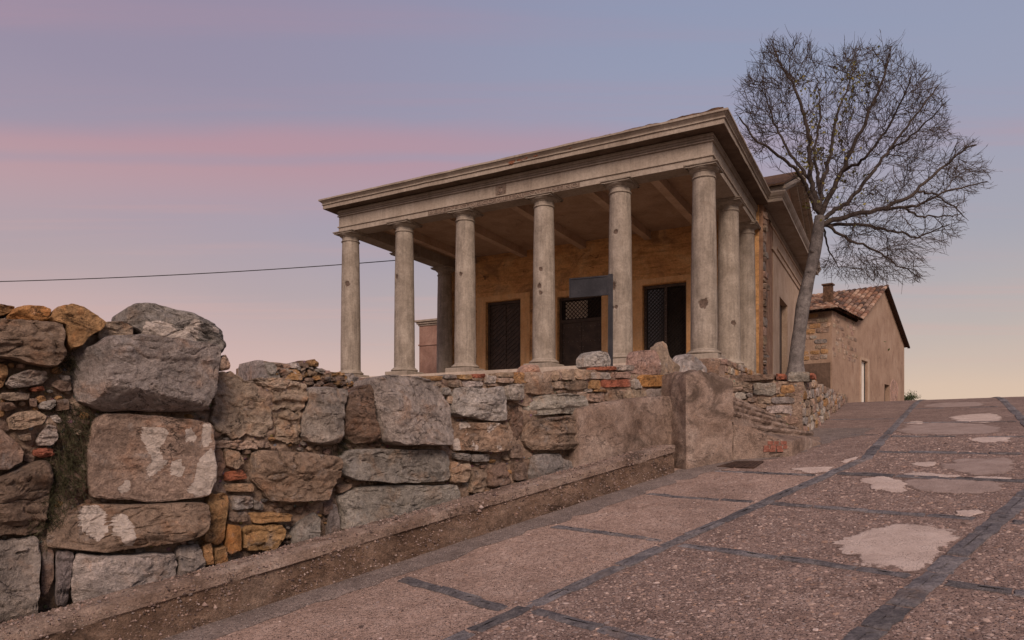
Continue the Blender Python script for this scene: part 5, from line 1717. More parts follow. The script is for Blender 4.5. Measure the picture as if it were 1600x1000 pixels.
def door_leaf(xl, xr, zt, kind):
    mb = MB()
    mb.box(xl + .001, xl + .07, yd - .03, yd + .07, -.05, zt - .001)
    mb.box(xr - .07, xr - .001, yd - .03, yd + .07, -.05, zt - .001)
    mb.box(xl + .0705, xr - .0705, yd - .03, yd + .07, zt - .08, zt - .001)
    if kind == 1: mb.box(xl + .0705, xr - .0705, yd - .025, yd + .06, zt - .72, zt - .63)
    d = mb.build('door', 'door_wood', MU)
    mb = MB()
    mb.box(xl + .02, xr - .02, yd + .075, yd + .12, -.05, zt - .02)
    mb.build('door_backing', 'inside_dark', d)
    xm = (xl + xr) / 2
    if kind == 0:      # plank leaves with slanting boards and a studded meeting strip
        n = 18
        for s_, e_ in ((xl + .072, xm - .012), (xm + .012, xr - .072)):
            for k in range(-3, n):
                za = -.05 + (zt) * k / n
                z2 = za + zt / n * .9
                rise = (e_ - s_) * .75
                q = [(s_, za), (e_, za + rise), (e_, z2 + rise), (s_, z2)]
                q = [(a, min(max(b, -.05), zt - .085)) for a, b in q]
                if q[2][1] - q[1][1] < .01 and q[3][1] - q[0][1] < .01: continue
                v = [(a, yy, b) for yy in (yd + .03, yd + .014) for a, b in q]
                obj('plank', v, [(0, 1, 2, 3), (7, 6, 5, 4), (0, 4, 5, 1), (1, 5, 6, 2), (2, 6, 7, 3), (3, 7, 4, 0)], 'door_wood', d)
        studs = [(xm, z) for z in np.linspace(.1, zt - .15, 16)] + [(xl + .085, z) for z in np.linspace(.1, zt - .15, 16)]
        mb = MB()
        mb.box(xm - .011, xm + .011, yd - .005, yd + .05, -.05, zt - .083)
        mb.build('meeting_stile', 'door_wood', d)
    elif kind == 1:
        mb = MB()
        mb.box(xl + .072, xm - .004, yd + .01, yd + .06, -.05, zt - .722)
        mb.build('leaf', 'door_wood', d)
        mb = MB()
        mb.box(xm + .004, xr - .072, yd + .01, yd + .06, -.05, zt - .722)
        mb.build('leaf', 'door_wood', d)
        mb = MB()
        mb.box(xl + .16, xm + .16, yd + .05, yd + .055, zt - .6, zt - .12)
        mb.build('blind', 'pale_blind', d)
        mb = MB()
        mb.box(xl + .072, xr - .072, yd + .035, yd + .04, zt - .628, zt - .082)
        mb.build('pane', 'old_glass', d) if False else None
        lattice(d, xl + .0715, xr - .0715, zt - .628, zt - .0815, yd + .0, .115, .011)
        studs = [(x, z) for x in np.linspace(xl + .13, xr - .13, 9) for z in (zt - .84, zt - 1.25)] + [(xm + s_, zt - 1.25 + q) for s_ in (-.05, .05) for q in (.3, .15, -.15, -.3)] + [(xl + .1, z) for z in np.linspace(.15, zt - 1.0, 8)] + [(xm + .08, .25), (xm + .05, .12)]
    else:
        mb = MB()
        mb.box(xm - .035, xm + .035, yd - .02, yd + .06, -.05, zt - .081)
        mb.build('meeting_stile', 'door_wood', d)
        mb = MB()
        mb.box(xl + .072, xm - .036, yd + .02, yd + .03, .75, zt - .1)
        mb.build('pane', 'old_glass', d)
        mb = MB()
        mb.box(xl + .072, xm - .036, yd + .03, yd + .036, -.04, .748)
        mb.build('pane', 'pale_blind', d).color = (1, 1, 1, 1)
        for k in range(3):
            mb = MB()
            xa = xl + .072 + (xm - xl - .108) * k / 3
            mb.box(xa + .005, xa + .05, yd + .012, yd + .022, -.04, .7)
            mb.build('glazing_bar', 'door_wood', d)
        lattice(d, xl + .0715, xm - .0365, -.04, zt - .0815, yd - .005, .1, .007)
        lattice(d, xm + .0365, xr - .0715, -.04, zt - .0815, yd - .005, .1, .006)
        studs = [(xm, z) for z in np.linspace(.1, zt - .15, 18)] + [(xl + .04, z) for z in np.linspace(.1, zt - .15, 18)]
    mb = MB()
    for (x, z) in studs:
        yb = yd + .01 if kind == 1 else (yd - .006 if kind == 0 else yd - .021)
        if abs(x - xl) < .06: yb = yd - .031
        mb.add([(x + .014 * math.cos(t), yb, z + .014 * math.sin(t)) for t in np.linspace(0, 6.283, 7)[:-1]] + [(x, yb - .012, z)], [(k, (k + 1) % 6, 6) for k in range(6)])
    mb.build('studs', 'stud', d)


for k, (xl, xr, zb_, zt) in enumerate(doors):
    door_leaf(xl, xr, zt, k)

# house behind the portico
XR = .36                                   # plane of the right side wall
YE = 12.9
side_door_a, side_door_b = lpx(1218, 520, lx=XR)[1], lpx(1230.5, 520, lx=XR)[1]
sd_top = lpx(1224, 470, lx=XR)[2]
wall_open('side_wall', 'side_plaster', YW + 1.55, YE, -1.0, 4.2, XR, .35, [(side_door_a, side_door_b, -.35, sd_top)], MU, axis='x')
mb = MB()
mb.box(XR - .34, XR - .012, YW + .02, YW + 1.548, -1.0, 4.2)
bp = mb.build('bare_wall', 'bare_plaster', MU)
mb = MB()
mb.box(XR - .22, XR - .16, side_door_a, side_door_b, -.35, sd_top)
mb.build('side_door', 'door_wood', MU)
# flaked stone showing at the corner next to the last column
fs_ = Frame((XR - .012, 0), (0, 1), (1, 0))
zz = -.3
while zz < 4.0:
    h_ = rnd.uniform(.09, .26) if zz > .75 else rnd.uniform(.05, .075)
    y0_ = YW + .03 + rnd.uniform(0, .05)
    y1_ = y0_ + rnd.uniform(.28, .5)
    P = [(y0_, zz), ((y0_ + y1_) / 2, zz - .01), (y1_, zz + .01), (y1_ + .03, zz + h_ / 2), (y1_, zz + h_ - .02), ((y0_ + y1_) / 2, zz + h_ - .005), (y0_, zz + h_ - .015), (y0_ - .02, zz + h_ / 2)]
    s_ = stone(None, fs_, P, rnd.choice(['brown', 'grey', 'tan', 'brown', 'pink']), proud=rnd.uniform(.03, .10), back=.1, az=True, m=22, rings=5, power=5, rough=.014)
    s_.parent = MU
    zz += h_ + .008
for (ya, yb, z_) in ((YW + 1.3, YE, 3.42), (YW + 2.2, YE - .6, 3.62), (YW + 1.0, YE, 3.98)):
    mb = MB()
    mb.box(XR + .001, XR + .03, ya, yb, z_, z_ + .05)
    mb.build('string_course', 'side_plaster', MU)
mb = MB()
mb.box(XL - .2, XR - .36, YE - .35, YE, -1.0, 4.2)
mb.box(XL - .22, XL + .13, YW + .36, YE - .36, -1.0, 4.2)
mb.build('house_wall', 'side_plaster', MU)
hp = [(XR - .3, YW + .55), (XR, YW + .55), (XR, YE + .1)]
off = lambda d: [(o_ + d, z_) for o_, z_ in bm]
MB().sweep([(XR, YW + .45), (XR, YE + .2)], [(-.05, 4.202)] + [(o_ - .2, z_) for o_, z_ in bm[2:-1]] + [(-.05, 4.228)]).build('side_bed_moulding', 'entablature_plaster', MU)
MB().sweep([(XR - .2, YW + .4), (XR, YW + .4), (XR, YE + .35)], [(-.05, 4.23), (.42, 4.23), (.42, 4.205), (.445, 4.205), (.445, 4.285), (.46, 4.29), (.46, 4.305), (.475, 4.32), (.495, 4.345), (.515, 4.385), (.525, 4.4), (.525, 4.43), (-.05, 4.43)], 12, .006).build('side_cornice', 'entablature_plaster', MU)
# gable above the side: tympanum, raking cornice, tiled roof
ym = (YW + .4 + YE) / 2 - .25
za = 6.15
y_l, y_r = YW + .05, YE + .25
mb = MB()
mb.add([(XR + .05, y_l + .5, 4.44), (XR + .05, y_r - .3, 4.44), (XR + .05, ym, za - .12), (XR - .3, y_l + .5, 4.44), (XR - .3, y_r - .3, 4.44), (XR - .3, ym, za - .12)], [(0, 1, 2), (5, 4, 3), (0, 3, 4, 1), (1, 4, 5, 2), (2, 5, 3, 0)])
mb.build('tympanum', 'bare_plaster', MU)


def raking(p, q, nm):
    # profile rectangle stack following the slope
    for (x0_, x1_, lo, hi) in ((XR - .28, XR + .26, -.20, -.10), (XR - .28, XR + .40, -.098, -.03), (XR - .28, XR + .5, -.028, .055)):
        mb = MB()
        v = []
        for (yy, zz_) in (p, q):
            for x in (x0_, x1_):
                for d in (lo, hi): v.append((x, yy, zz_ + d))
        mb.add(v, [(0, 1, 3, 2), (4, 6, 7, 5), (0, 4, 5, 1), (2, 3, 7, 6), (1, 5, 7, 3), (0, 2, 6, 4)])
        mb.build(nm, 'entablature_plaster', MU)


raking((y_l, 4.44 + .10), (ym - .002, za), 'raking_cornice')
raking((ym + .002, za), (y_r, 4.44 + .10), 'raking_cornice')
mb = MB()
mb.add([(XL - .4, y_l - .1, 4.58), (XR + .48, y_l - .1, 4.58), (XR + .48, ym, za + .14), (XL - .4, ym, za + .14), (XL - .4, y_r + .1, 4.58), (XR + .48, y_r + .1, 4.58),
        (XL - .4, y_l - .1, 4.63), (XR + .48, y_l - .1, 4.63), (XR + .48, ym, za + .19), (XL - .4, ym, za + .19), (XL - .4, y_r + .1, 4.63), (XR + .48, y_r + .1, 4.63)],
       [(0, 1, 2, 3), (3, 2, 5, 4), (6, 9, 8, 7), (9, 10, 11, 8), (0, 6, 7, 1), (4, 5, 11, 10), (1, 7, 8, 2), (2, 8, 11, 5), (0, 3, 9, 6), (3, 4, 10, 9)])
mb.build('house_roof', 'roof_dirt', MU)

# plastered wing to the left, behind the colonnade
WG = empty('side_wing', (0, 0, 0), 0, 'reddish plastered low wing with a moulded cornice behind the left columns', 'building wing')
yw_ = 8.6
wx0, _, _ = lpx(652.5, 540, ly=yw_)
wzt = lpx(665, 500, ly=yw_)[2]
q = BO + E1 * wx0 + E2 * yw_
WG.location = (float(q[0]), float(q[1]), FLZ - 1.0)
WG.rotation_euler = (0, 0, math.atan2(E1[1], E1[0]))
mb = MB()
wz = wzt + 1.0
mb.box(.08, 2.0, 0, 4, 0, wz - .22)
mb.build('wall', 'wing_plaster', WG)
MB().sweep([(.08, 4), (.08, 0), (2.0, 0)], [(-.05, wz - .218), (.03, wz - .218), (.03, wz - .17), (.08, wz - .15), (.08, wz - .1), (.13, wz - .07), (.13, wz), (-.05, wz)]).build('cornice', 'entablature_plaster', WG)
MB().sweep([(.08, 4), (.08, 0), (2.0, 0)], [(-.01, wz - 1.0), (.03, wz - .99), (.03, wz - .94), (-.01, wz - .92)]).build('string_course', 'wing_plaster', WG)

# rubble plinth under the right corner column
PLN = []
fr_ = Frame((0, -.62), (1, 0), (0, -1))
for (xa, xb, za_, zb_) in ((-.40, .42, -.34, -.02),):
    P = [(xa, za_), (xb, za_), (xb, zb_), (xa, zb_)]
    s_ = stone(None, fr_, P, 'brown', proud=.04, back=.3, az=True, m=44, rings=7, power=10, rough=.015, patch=.3, name='plinth_block')
    s_.parent = MU
fr_ = Frame((.5, 0), (0, 1), (1, 0))
zz = -.75
while zz < -.05:
    y_ = -.55
    h_ = rnd.uniform(.09, .15)
    while y_ < 3.8:
        L = rnd.uniform(.14, .34)
        P = [(y_, zz), (y_ + L * .5, zz - .01), (y_ + L - .015, zz), (y_ + L, zz + h_ / 2), (y_ + L - .02, zz + h_ - .01), (y_ + L * .5, zz + h_), (y_ + .01, zz + h_ - .012), (y_ - .004, zz + h_ / 2)]
        s_ = stone(None, fr_, P, rnd.choice(['tan', 'brown', 'pale', 'pink', 'ochre']), proud=rnd.uniform(.02, .06), back=.12, az=True, m=14, rings=3, power=5, rough=.01)
        s_.parent = MU
        y_ += L + .01
    zz += h_ + .006
q = BO + E1 * .75 + E2 * 5.3
e = empty('stone_bench_block', (float(q[0]), float(q[1]), FLZ - .45), math.atan2(E1[1], E1[0]), 'low weathered stone block against the bare side wall', 'stone block')
fr_ = Frame((0, -.35), (1, 0), (0, -1))
s_ = stone(None, fr_, [(-.36, 0), (.36, 0), (.36, .42), (.3, .46), (-.36, .44)], 'tan', proud=.08, back=.5, az=True, m=40, rings=7, power=9, rough=.02, name='stone_body')
s_.parent = e

# ---------------------------------------------------------------- dark metal sign
pb = at(954, 572, 9.2)
SG = empty('sign_post', (float(pb[0]), float(pb[1]), 2.1), math.atan2(E1[1], E1[0]) * .75, 'dark iron post carrying a blank rectangular panel before the columns', 'sign')
zt = at(954, 428.5, 9.2)[2] - 2.1
mb = MB()
mb.box(-.028, .028, -.02, .02, 0, zt)
mb.build('post', 'iron', SG)
zb_ = at(930, 462, 9.25)[2] - 2.1
mb = MB()
mb.box(-.57, -.03, -.012, .012, zb_, zt - .012)
pnl = mb.build('panel', 'iron', SG)
mb = MB()
for (a, b, c, d) in ((-.57, -.03, zt - .03, zt - .012), (-.57, -.03, zb_, zb_ + .016), (-.57, -.554, zb_ + .017, zt - .031), (-.046, -.03, zb_ + .017, zt - .031)):
    mb.box(a, b, -.02, -.0125, c, d)
mb.build('panel_frame', 'iron', pnl)

# ---------------------------------------------------------------- overhead cable running from the left side column
pr_ = BO + E1 * (XL - .2) + E2 * 2.2
end = np.array([pr_[0], pr_[1], FLZ + 3.5])
far = at(-520, 441, 19.0)
pts = []
for t in np.linspace(0, 1, 40):
    p = end * (1 - t) + far * t
    p[2] -= .75 * 4 * t * (1 - t) * .35
    pts.append(p)
MBc = MB()
MBc.tube(pts, .012, 6)
tag(MBc.build('overhead_cable', 'cable_black'), 'thin black overhead cable running from the left side column', 'cable')

# ---------------------------------------------------------------- far house with tiled gable roof
K = np.array([.464 * 26, 26.0])
H1 = np.array([.643, .766])
H2 = np.array([-.766, .643])
HZ = 2.6
FH = empty('tiled_house', (float(K[0]), float(K[1]), HZ), math.atan2(H1[1], H1[0]), 'brown rendered house with a clay tiled gable roof beyond the tree', 'house')
# local x along the gable wall (away to the right), y to the left / back
ZE = EYE + 4.70 - HZ
ZA = EYE + 6.98 - HZ
S1, SA, S2 = 3.58, 8.4, 13.2


def fpx(px, py):
    """point on the house's gable wall plane (local x, z)"""
    r = ray(px, py)
    nrm = np.array([H1[1], -H1[0]])
    t = (K @ nrm) / (r[:2] @ nrm)
    return (r[:2] * t - K) @ H1, EYE + r[2] * t - HZ


# openings: white door and a half ruined dark doorway
dx0, dz1 = fpx(1345.5, 562)
dx1, _ = fpx(1355.5, 562)
ex0, ez1 = fpx(1382, 600)
ex1, _ = fpx(1390, 600)
ops = [(dx0, dx1, -1.2, dz1), (ex0, ex1, -1.2, ez1)]
xs = sorted({0.0, S1, SA, S2, dx0, dx1, ex0, ex1})


def gtop(x):
    return ZE if x <= S1 else float(np.interp(x, [S1, SA, S2], [ZE, ZA, ZE]))


mb = MB()
for a, b in zip(xs[:-1], xs[1:]):
    lo = -1.2
    for o in ops:
        if o[0] <= a + 1e-6 and o[1] >= b - 1e-6: lo = o[3]
    v = [(a, 0, lo), (b, 0, lo), (b, 0, gtop(b)), (a, 0, gtop(a)), (a, .35, lo), (b, .35, lo), (b, .35, gtop(b)), (a, .35, gtop(a))]
    mb.add(v, [(0, 1, 2, 3), (7, 6, 5, 4), (0, 4, 5, 1), (3, 2, 6, 7), (0, 3, 7, 4), (1, 5, 6, 2)])
mb.build('gable_wall', 'house_plaster', FH)
mb = MB()
mb.box(.002, .352, .352, 7, -1.2, ZE)
mb.build('end_wall', 'house_plaster', FH)
mb = MB()
mb.box(-.006, .001, .05, 2.6, -1.2, 1.75)
mb.build('damp_render', 'bare_dark', FH)
mb = MB()
mb.box(S2 - .352, S2 - .002, .352, 7, -1.2, ZE)
mb.build('rear_wall', 'house_plaster', FH)
mb = MB()
mb.box(dx0 + .01, dx1 - .01, .12, .17, -1.2, dz1 - .01)
dr = mb.build('white_door', 'white_paint', FH)
mb = MB()
mb.box(dx1 - .10, dx1 - .03, .09, .118, -1.2, dz1 - .06)
mb.build('door_edge', 'iron', dr)
mb = MB()
mb.box(dx0 - .2, dx0 - .002, -.02, .1, -1.2, dz1 + .12)
mb.box(dx1 + .002, dx1 + .3, -.02, .1, -1.2, dz1 + .12)
mb.box(dx0 - .002, dx1 + .002, -.02, .1, dz1 + .002, dz1 + .12)
mb.build('door_surround', 'side_plaster', FH)
mb = MB()
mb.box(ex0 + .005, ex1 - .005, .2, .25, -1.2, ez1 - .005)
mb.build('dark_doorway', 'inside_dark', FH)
fh_ = Frame((0, 0), (1, 0), (0, -1))
P = [fpx(*p) for p in [(1391, 598), (1395, 592), (1401, 596), (1404, 606), (1402, 622), (1396, 632), (1391, 632)]]
s_ = stone(None, fh_, P, 'pink', proud=.02, back=.05, az=True, m=40, rings=6, power=6, rough=.02, name='brick_patch', patch=.3)
s_.parent = FH
# exposed rubble on the end wall and the near part of the gable wall
fe_ = Frame((.002, 0), (0, 1), (-1, 0))
for zrow in np.arange(1.9, ZE - .1, .2):
    y_ = rnd.uniform(.0, .2)
    while y_ < 2.4:
        L = rnd.uniform(.25, .55)
        h_ = rnd.uniform(.13, .18)
        if rnd.random() < .85:
            P = [(y_, zrow), (y_ + L * .5, zrow - .01), (y_ + L - .03, zrow), (y_ + L, zrow + h_ / 2), (y_ + L - .03, zrow + h_), (y_ + L / 2, zrow + h_), (y_, zrow + h_ - .01)]
            s_ = stone(None, fe_, P, rnd.choice(['ochre', 'brown', 'tan', 'grey', 'ochre']), proud=.03, back=.1, az=True, m=16, rings=3, power=5, rough=.01)
            s_.parent = FH
        y_ += L
for zrow in np.arange(2.0, ZE - .15, .22):
    x_ = rnd.uniform(.05, .2)
    while x_ < 3.3:
        L = rnd.uniform(.25, .6)
        h_ = rnd.uniform(.13, .19)
        if rnd.random() < .7:
            P = [(x_, zrow), (x_ + L * .5, zrow - .01), (x_ + L - .03, zrow), (x_ + L, zrow + h_ / 2), (x_ + L - .03, zrow + h_), (x_ + L / 2, zrow + h_), (x_, zrow + h_ - .01)]
            s_ = stone(None, fh_, P, rnd.choice(['brown', 'tan', 'pink', 'tan']), proud=.012, back=.1, az=True, m=14, rings=3, power=4, rough=.01)
            s_.parent = FH
        x_ += L
# roof surface: a long slope down to the near eave with a small hip over the near right corner
TH1 = (ZA - ZE + .1) / (SA + .35)


def zroof(x, y):
    p1 = ZE + .06 + TH1 * (x + .35)
    rake = gtop(min(max(x, 0), SA)) + .06
    hip = ZE + .06 + .62 * (y + .25)
    return min(p1, max(hip, rake if x > S1 else -9))


mb = MB()
gx = np.linspace(-.35, SA, 28)
gy = np.linspace(-.22, 7.2, 26)
idx = lambda i, j: i * len(gy) + j
V = [(x, y, zroof(x, y) - .05) for x in gx for y in gy]
Fc = [(idx(i, j), idx(i + 1, j), idx(i + 1, j + 1), idx(i, j + 1)) for i in range(len(gx) - 1) for j in range(len(gy) - 1)]
k = len(V)
V += [(SA, -.22, ZA + .05), (SA, 7.2, ZA + .05), (S2 + .3, 7.2, ZE - .08), (S2 + .3, -.22, ZE - .08)]
Fc.append((k, k + 3, k + 2, k + 1))
rf = obj('roof', V, Fc, 'roof_dirt', FH)
mb = MB()
mb.add([(SA, -.22, ZA + .04), (S2 + .3, -.22, ZE - .1), (S2 + .3, -.1, ZE - .1), (SA, -.1, ZA + .04), (SA, -.22, ZA - .0), (S2 + .3, -.22, ZE - .14), (S2 + .3, -.1, ZE - .14), (SA, -.1, ZA - .0)], [(0, 1, 2, 3), (7, 6, 5, 4), (0, 4, 5, 1), (1, 5, 6, 2), (2, 6, 7, 3), (3, 7, 4, 0)])
mb.build('verge_board', 'rust_iron', rf)
TV, TF, TC = [], [], []
tpal = [(.24, .13, .085), (.3, .18, .12), (.19, .105, .072), (.135, .083, .062), (.34, .235, .17), (.24, .16, .118), (.09, .062, .05)]
y_ = -.15
while y_ < 7.1:
    x_ = -.42
    while x_ < SA:
        L = .42
        k = len(TV)
        r0, r1_ = .105, .085
        jx = rnd.uniform(-.02, .02)
        for (xx, rr_, lift) in ((x_ + jx, r0, .025), (x_ + L + jx, r1_, .0)):
            for s in range(6):
                a = math.pi * s / 5
                yy = y_ + rr_ * math.cos(a)
                TV.append((xx, yy, zroof(min(xx, SA), y_) + lift + rr_ * .85 * math.sin(a) - .02))
        TF += [(k + s, k + s + 1, k + 7 + s, k + 6 + s) for s in range(5)]
        TF.append(tuple(k + s for s in range(6)))
        c = rnd.choice(tpal)
        m_ = rnd.uniform(.8, 1.2)
        TC += [(c[0] * m_, c[1] * m_, c[2] * m_, 1)] * 12
        x_ += .34
    y_ += .235
tag(obj('roof_tiles', TV, TF, 'tinted', rf, uvcol=TC), kind='stuff')
cx, cz_ = 1.7, zroof(1.7, 1.3)
mb = MB()
cpx = 1294
r = ray(cpx, 470)
hloc = lambda t: ((r[:2] * t - K) @ H1, (r[:2] * t - K) @ H2)
t_ = next(t for t in np.arange(26, 34, .05) if hloc(t)[0] > 1.6)
chx, chy = hloc(t_)
cz_ = zroof(chx, chy)
mb.box(chx - .155, chx + .155, chy - .155, chy + .155, cz_ - .4, cz_ + .72)
ch = mb.build('chimney', 'roof_dirt', FH)
mb = MB()
mb.box(chx - .2, chx + .2, chy - .2, chy + .2, cz_ + .722, cz_ + .78)
mb.build('chimney_cap', 'roof_dirt', ch)

# ---------------------------------------------------------------- bare tree
TD = 15.0
rt = np.random.RandomState(11)
c2 = lambda x, y: (x / 2.381 + 1130, y / 2.381 + 40)
trunk_px = [(1243, 596), (1244, 560), (1249, 520), (1254, 480), (1263, 438), (1272, 400), (1277, 370), (1281, 338)]
tb = at(*trunk_px[0], TD)
TR = empty('bare_tree', tuple(map(float, tb)), 0, 'bare spreading deciduous tree with a smooth grey trunk beside the museum', 'tree')
limbs = [([(355, 700), (310, 600), (270, 530), (200, 480), (120, 420), (60, 345)], -1.2, .055), ([(350, 690), (322, 580), (318, 440), (300, 340), (265, 230), (215, 150), (190, 85)], .6, .07),
         ([(362, 690), (362, 600), (398, 480), (412, 380), (440, 280), (480, 190)], 1.6, .065), ([(366, 700), (430, 570), (490, 440), (540, 330), (590, 210), (618, 105)], -.7, .07),
         ([(370, 725), (470, 650), (560, 540), (650, 420), (740, 300), (800, 225)], .9, .06), ([(372, 742), (480, 700), (570, 690), (690, 640), (800, 540), (905, 455), (945, 440)], -.4, .07),
         ([(570, 690), (700, 680), (820, 620), (985, 580)], -1.3, .04), ([(690, 640), (780, 640), (870, 690), (900, 715)], .6, .025), ([(650, 420), (720, 400), (790, 330), (830, 290)], -.8, .025), ([(620, 760), (690, 730), (800, 720), (880, 700)], .9, .025), ([(374, 748), (500, 740), (620, 760), (720, 790), (840, 740)], 1.2, .045), ([(385, 752), (470, 800), (560, 830), (650, 890), (715, 925)], .1, .035),
         ([(374, 760), (392, 840), (430, 900)], 1.0, .025), ([(322, 580), (250, 470), (190, 360), (150, 230)], 1.4, .04), ([(362, 600), (350, 450), (370, 330), (350, 200)], 2.2, .045), ([(430, 570), (520, 500), (640, 330), (700, 190)], -1.8, .04)]
nodes, parent, fixed_r = [], [], {}


def add_path(pts, start, r0, r1_, step=.11):
    """resample a path into nodes hanging from an existing node"""
    cur = start
    L = [0]
    for a, b in zip(pts[:-1], pts[1:]): L.append(L[-1] + np.linalg.norm(b - a))
    n = max(2, int(L[-1] / step))
    A = np.array(pts)
    for i in range(0 if start is None else 1, n + 1):
        s = L[-1] * i / n
        p = np.array([np.interp(s, L, A[:, k]) for k in range(3)])
        if start is not None: p = p + rt.normal(0, .014, 3)
        nodes.append(p)
        parent.append(-1 if cur is None else cur)
        cur = len(nodes) - 1
        fixed_r[cur] = r0 + (r1_ - r0) * i / n
    return cur


tp = [at(*p, TD) for p in trunk_px]
fork = add_path(tp, None, .165, .12)
for pl, dd, r0 in limbs:
    P = [c2(*p) for p in pl]
    n = len(P)
    first = at(*P[0], TD)
    q = [at(*p, TD + dd * (i / (n - 1)) ** .8) for i, p in enumerate(P)]
    d = [np.linalg.norm(nd[[0, 2]] - first[[0, 2]]) for nd in nodes]
    st_ = int(np.argmin(d))
    q[0] = nodes[st_]
    for i in range(1, n):
        q[i][1] += (nodes[st_][1] - TD) * (1 - i / (n - 1))
    add_path(q, st_, r0, .012)
env = [c2(*p) for p in [(30, 265), (100, 170), (175, 35), (280, 32), (370, 85), (480, 75), (630, 68), (745, 145), (835, 205), (835, 290), (850, 400), (955, 425), (1000, 580), (900, 650), (905, 720), (880, 800), (760, 860), (740, 960), (600, 955), (480, 945), (370, 935), (345, 860), (400, 790), (470, 770), (420, 735), (330, 690), (260, 560), (150, 525), (60, 400)]]
nodes = [np.array(p) for p in nodes]
ntr = fork + 1
pl_ = np.array(TR.location)
ctr = at(*c2(395, 640), TD)


def unit(v):
    return v / (np.linalg.norm(v) + 1e-9)


def in_env(p):
    return inside((800 + F * p[0] / p[1], HY - F * (p[2] - EYE) / p[1]), env)


trunk_mb, limb_mb, crown_mb = MB(), MB(), MB()
prof_r = []
for i in range(ntr):
    t = i / (ntr - 1)
    prof_r.append(.155 - .042 * t + (.11 * max(0, 1 - t * 7) ** 2) + .008 * math.sin(t * 17) * (t > .3))
trunk_mb.tube([nodes[i] for i in range(ntr)], prof_r, 24)
chains = []
cur = []
for i in range(ntr, len(nodes)):
    if parent[i] != i - 1 or not cur:
        if cur: chains.append(cur)
        cur = [parent[i], i]
    else:
        cur.append(i)
chains.append(cur)
twig_pts = []


def grow(p, d, L, r0, level):
    seg = [.16, .11, .075, .06][level]
    n = max(2, int(L / seg))
    pts, rad_ = [p], [r0]
    for k in range(n):
        outw = unit(p - ctr)
        d = unit(d + outw * [.05, .09, .09, .08][level] + np.array([0, 0, .035]) + rt.normal(0, [.08, .085, .075, .07][level], 3))
        p = p + d * L / n
        if not in_env(p) and rt.rand() < (.85 if level < 2 else .45): break
        pts.append(p)
        rad_.append(r0 * (1 - .72 * (k + 1) / n))
    if len(pts) < 2: return
    crown_mb.tube(pts, rad_, 5 if level == 0 else 3, cap=False)
    if level == 2: twig_pts.append(pts[-1])
    if level >= 3: return
    spacing = [.15, .135, .115][level]
    t = spacing * rt.uniform(.5, 1.2)
    L_ = (len(pts) - 1) * L / n
    sgn = 1
    while t < L_ * 1.001:
        f = t / (L / n)
        k = min(int(f), len(pts) - 2)
        q = pts[k] + (pts[k + 1] - pts[k]) * (f - k)
        ax = unit(pts[k + 1] - pts[k])
        side_ = unit(np.cross(ax, rt.normal(0, 1, 3)))
        an = R(rt.uniform(28, 52))
        nl = [rt.uniform(.5, 1.15) * (1.15 - .5 * t / L_), rt.uniform(.24, .55) * (1.1 - .35 * t / L_), rt.uniform(.1, .26)][level]
        grow(q, ax * math.cos(an) + side_ * math.sin(an), nl, [.0085, .0062, .0044][level], level + 1)
        t += spacing * rt.uniform(.6, 1.5)


sk_p, sk_d, sk_r = [], [], []
for ch in chains:
    n = len(ch)
    r0 = fixed_r[ch[1]] * .78
    rr_ = [r0 * (1 - .8 * k / (n - 1)) + .006 for k in range(n)]
    limb_mb.tube([nodes[k] for k in ch], rr_, 10, cap=False)
    for k in range(3, n - 1):
        sk_p.append(nodes[ch[k]])
        sk_d.append(unit(nodes[ch[k + 1]] - nodes[ch[k - 1]]))
        sk_r.append(rr_[k])
    grow(nodes[ch[-1]], unit(nodes[ch[-1]] - nodes[ch[-2]]), .5, .008, 1)
tg = []
cx_, cy_ = c2(490, 450)
while len(tg) < 330:
    px, py = rt.uniform(1140, 1552), rt.uniform(50, 446)
    if not inside((px, py), env): continue
    if rt.rand() < .22:
        px, py = cx_ + (px - cx_) * 1.03, cy_ + (py - cy_) * 1.03
    rr_ = math.hypot((px - cx_) / 215, (py - cy_) / 205)
    half = 2.2 * math.sqrt(max(.05, 1 - rr_ * rr_ * .9))
    tg.append(at(px, py, TD + rt.uniform(-half, half)))
tg.sort(key=lambda p: np.linalg.norm(p - ctr))
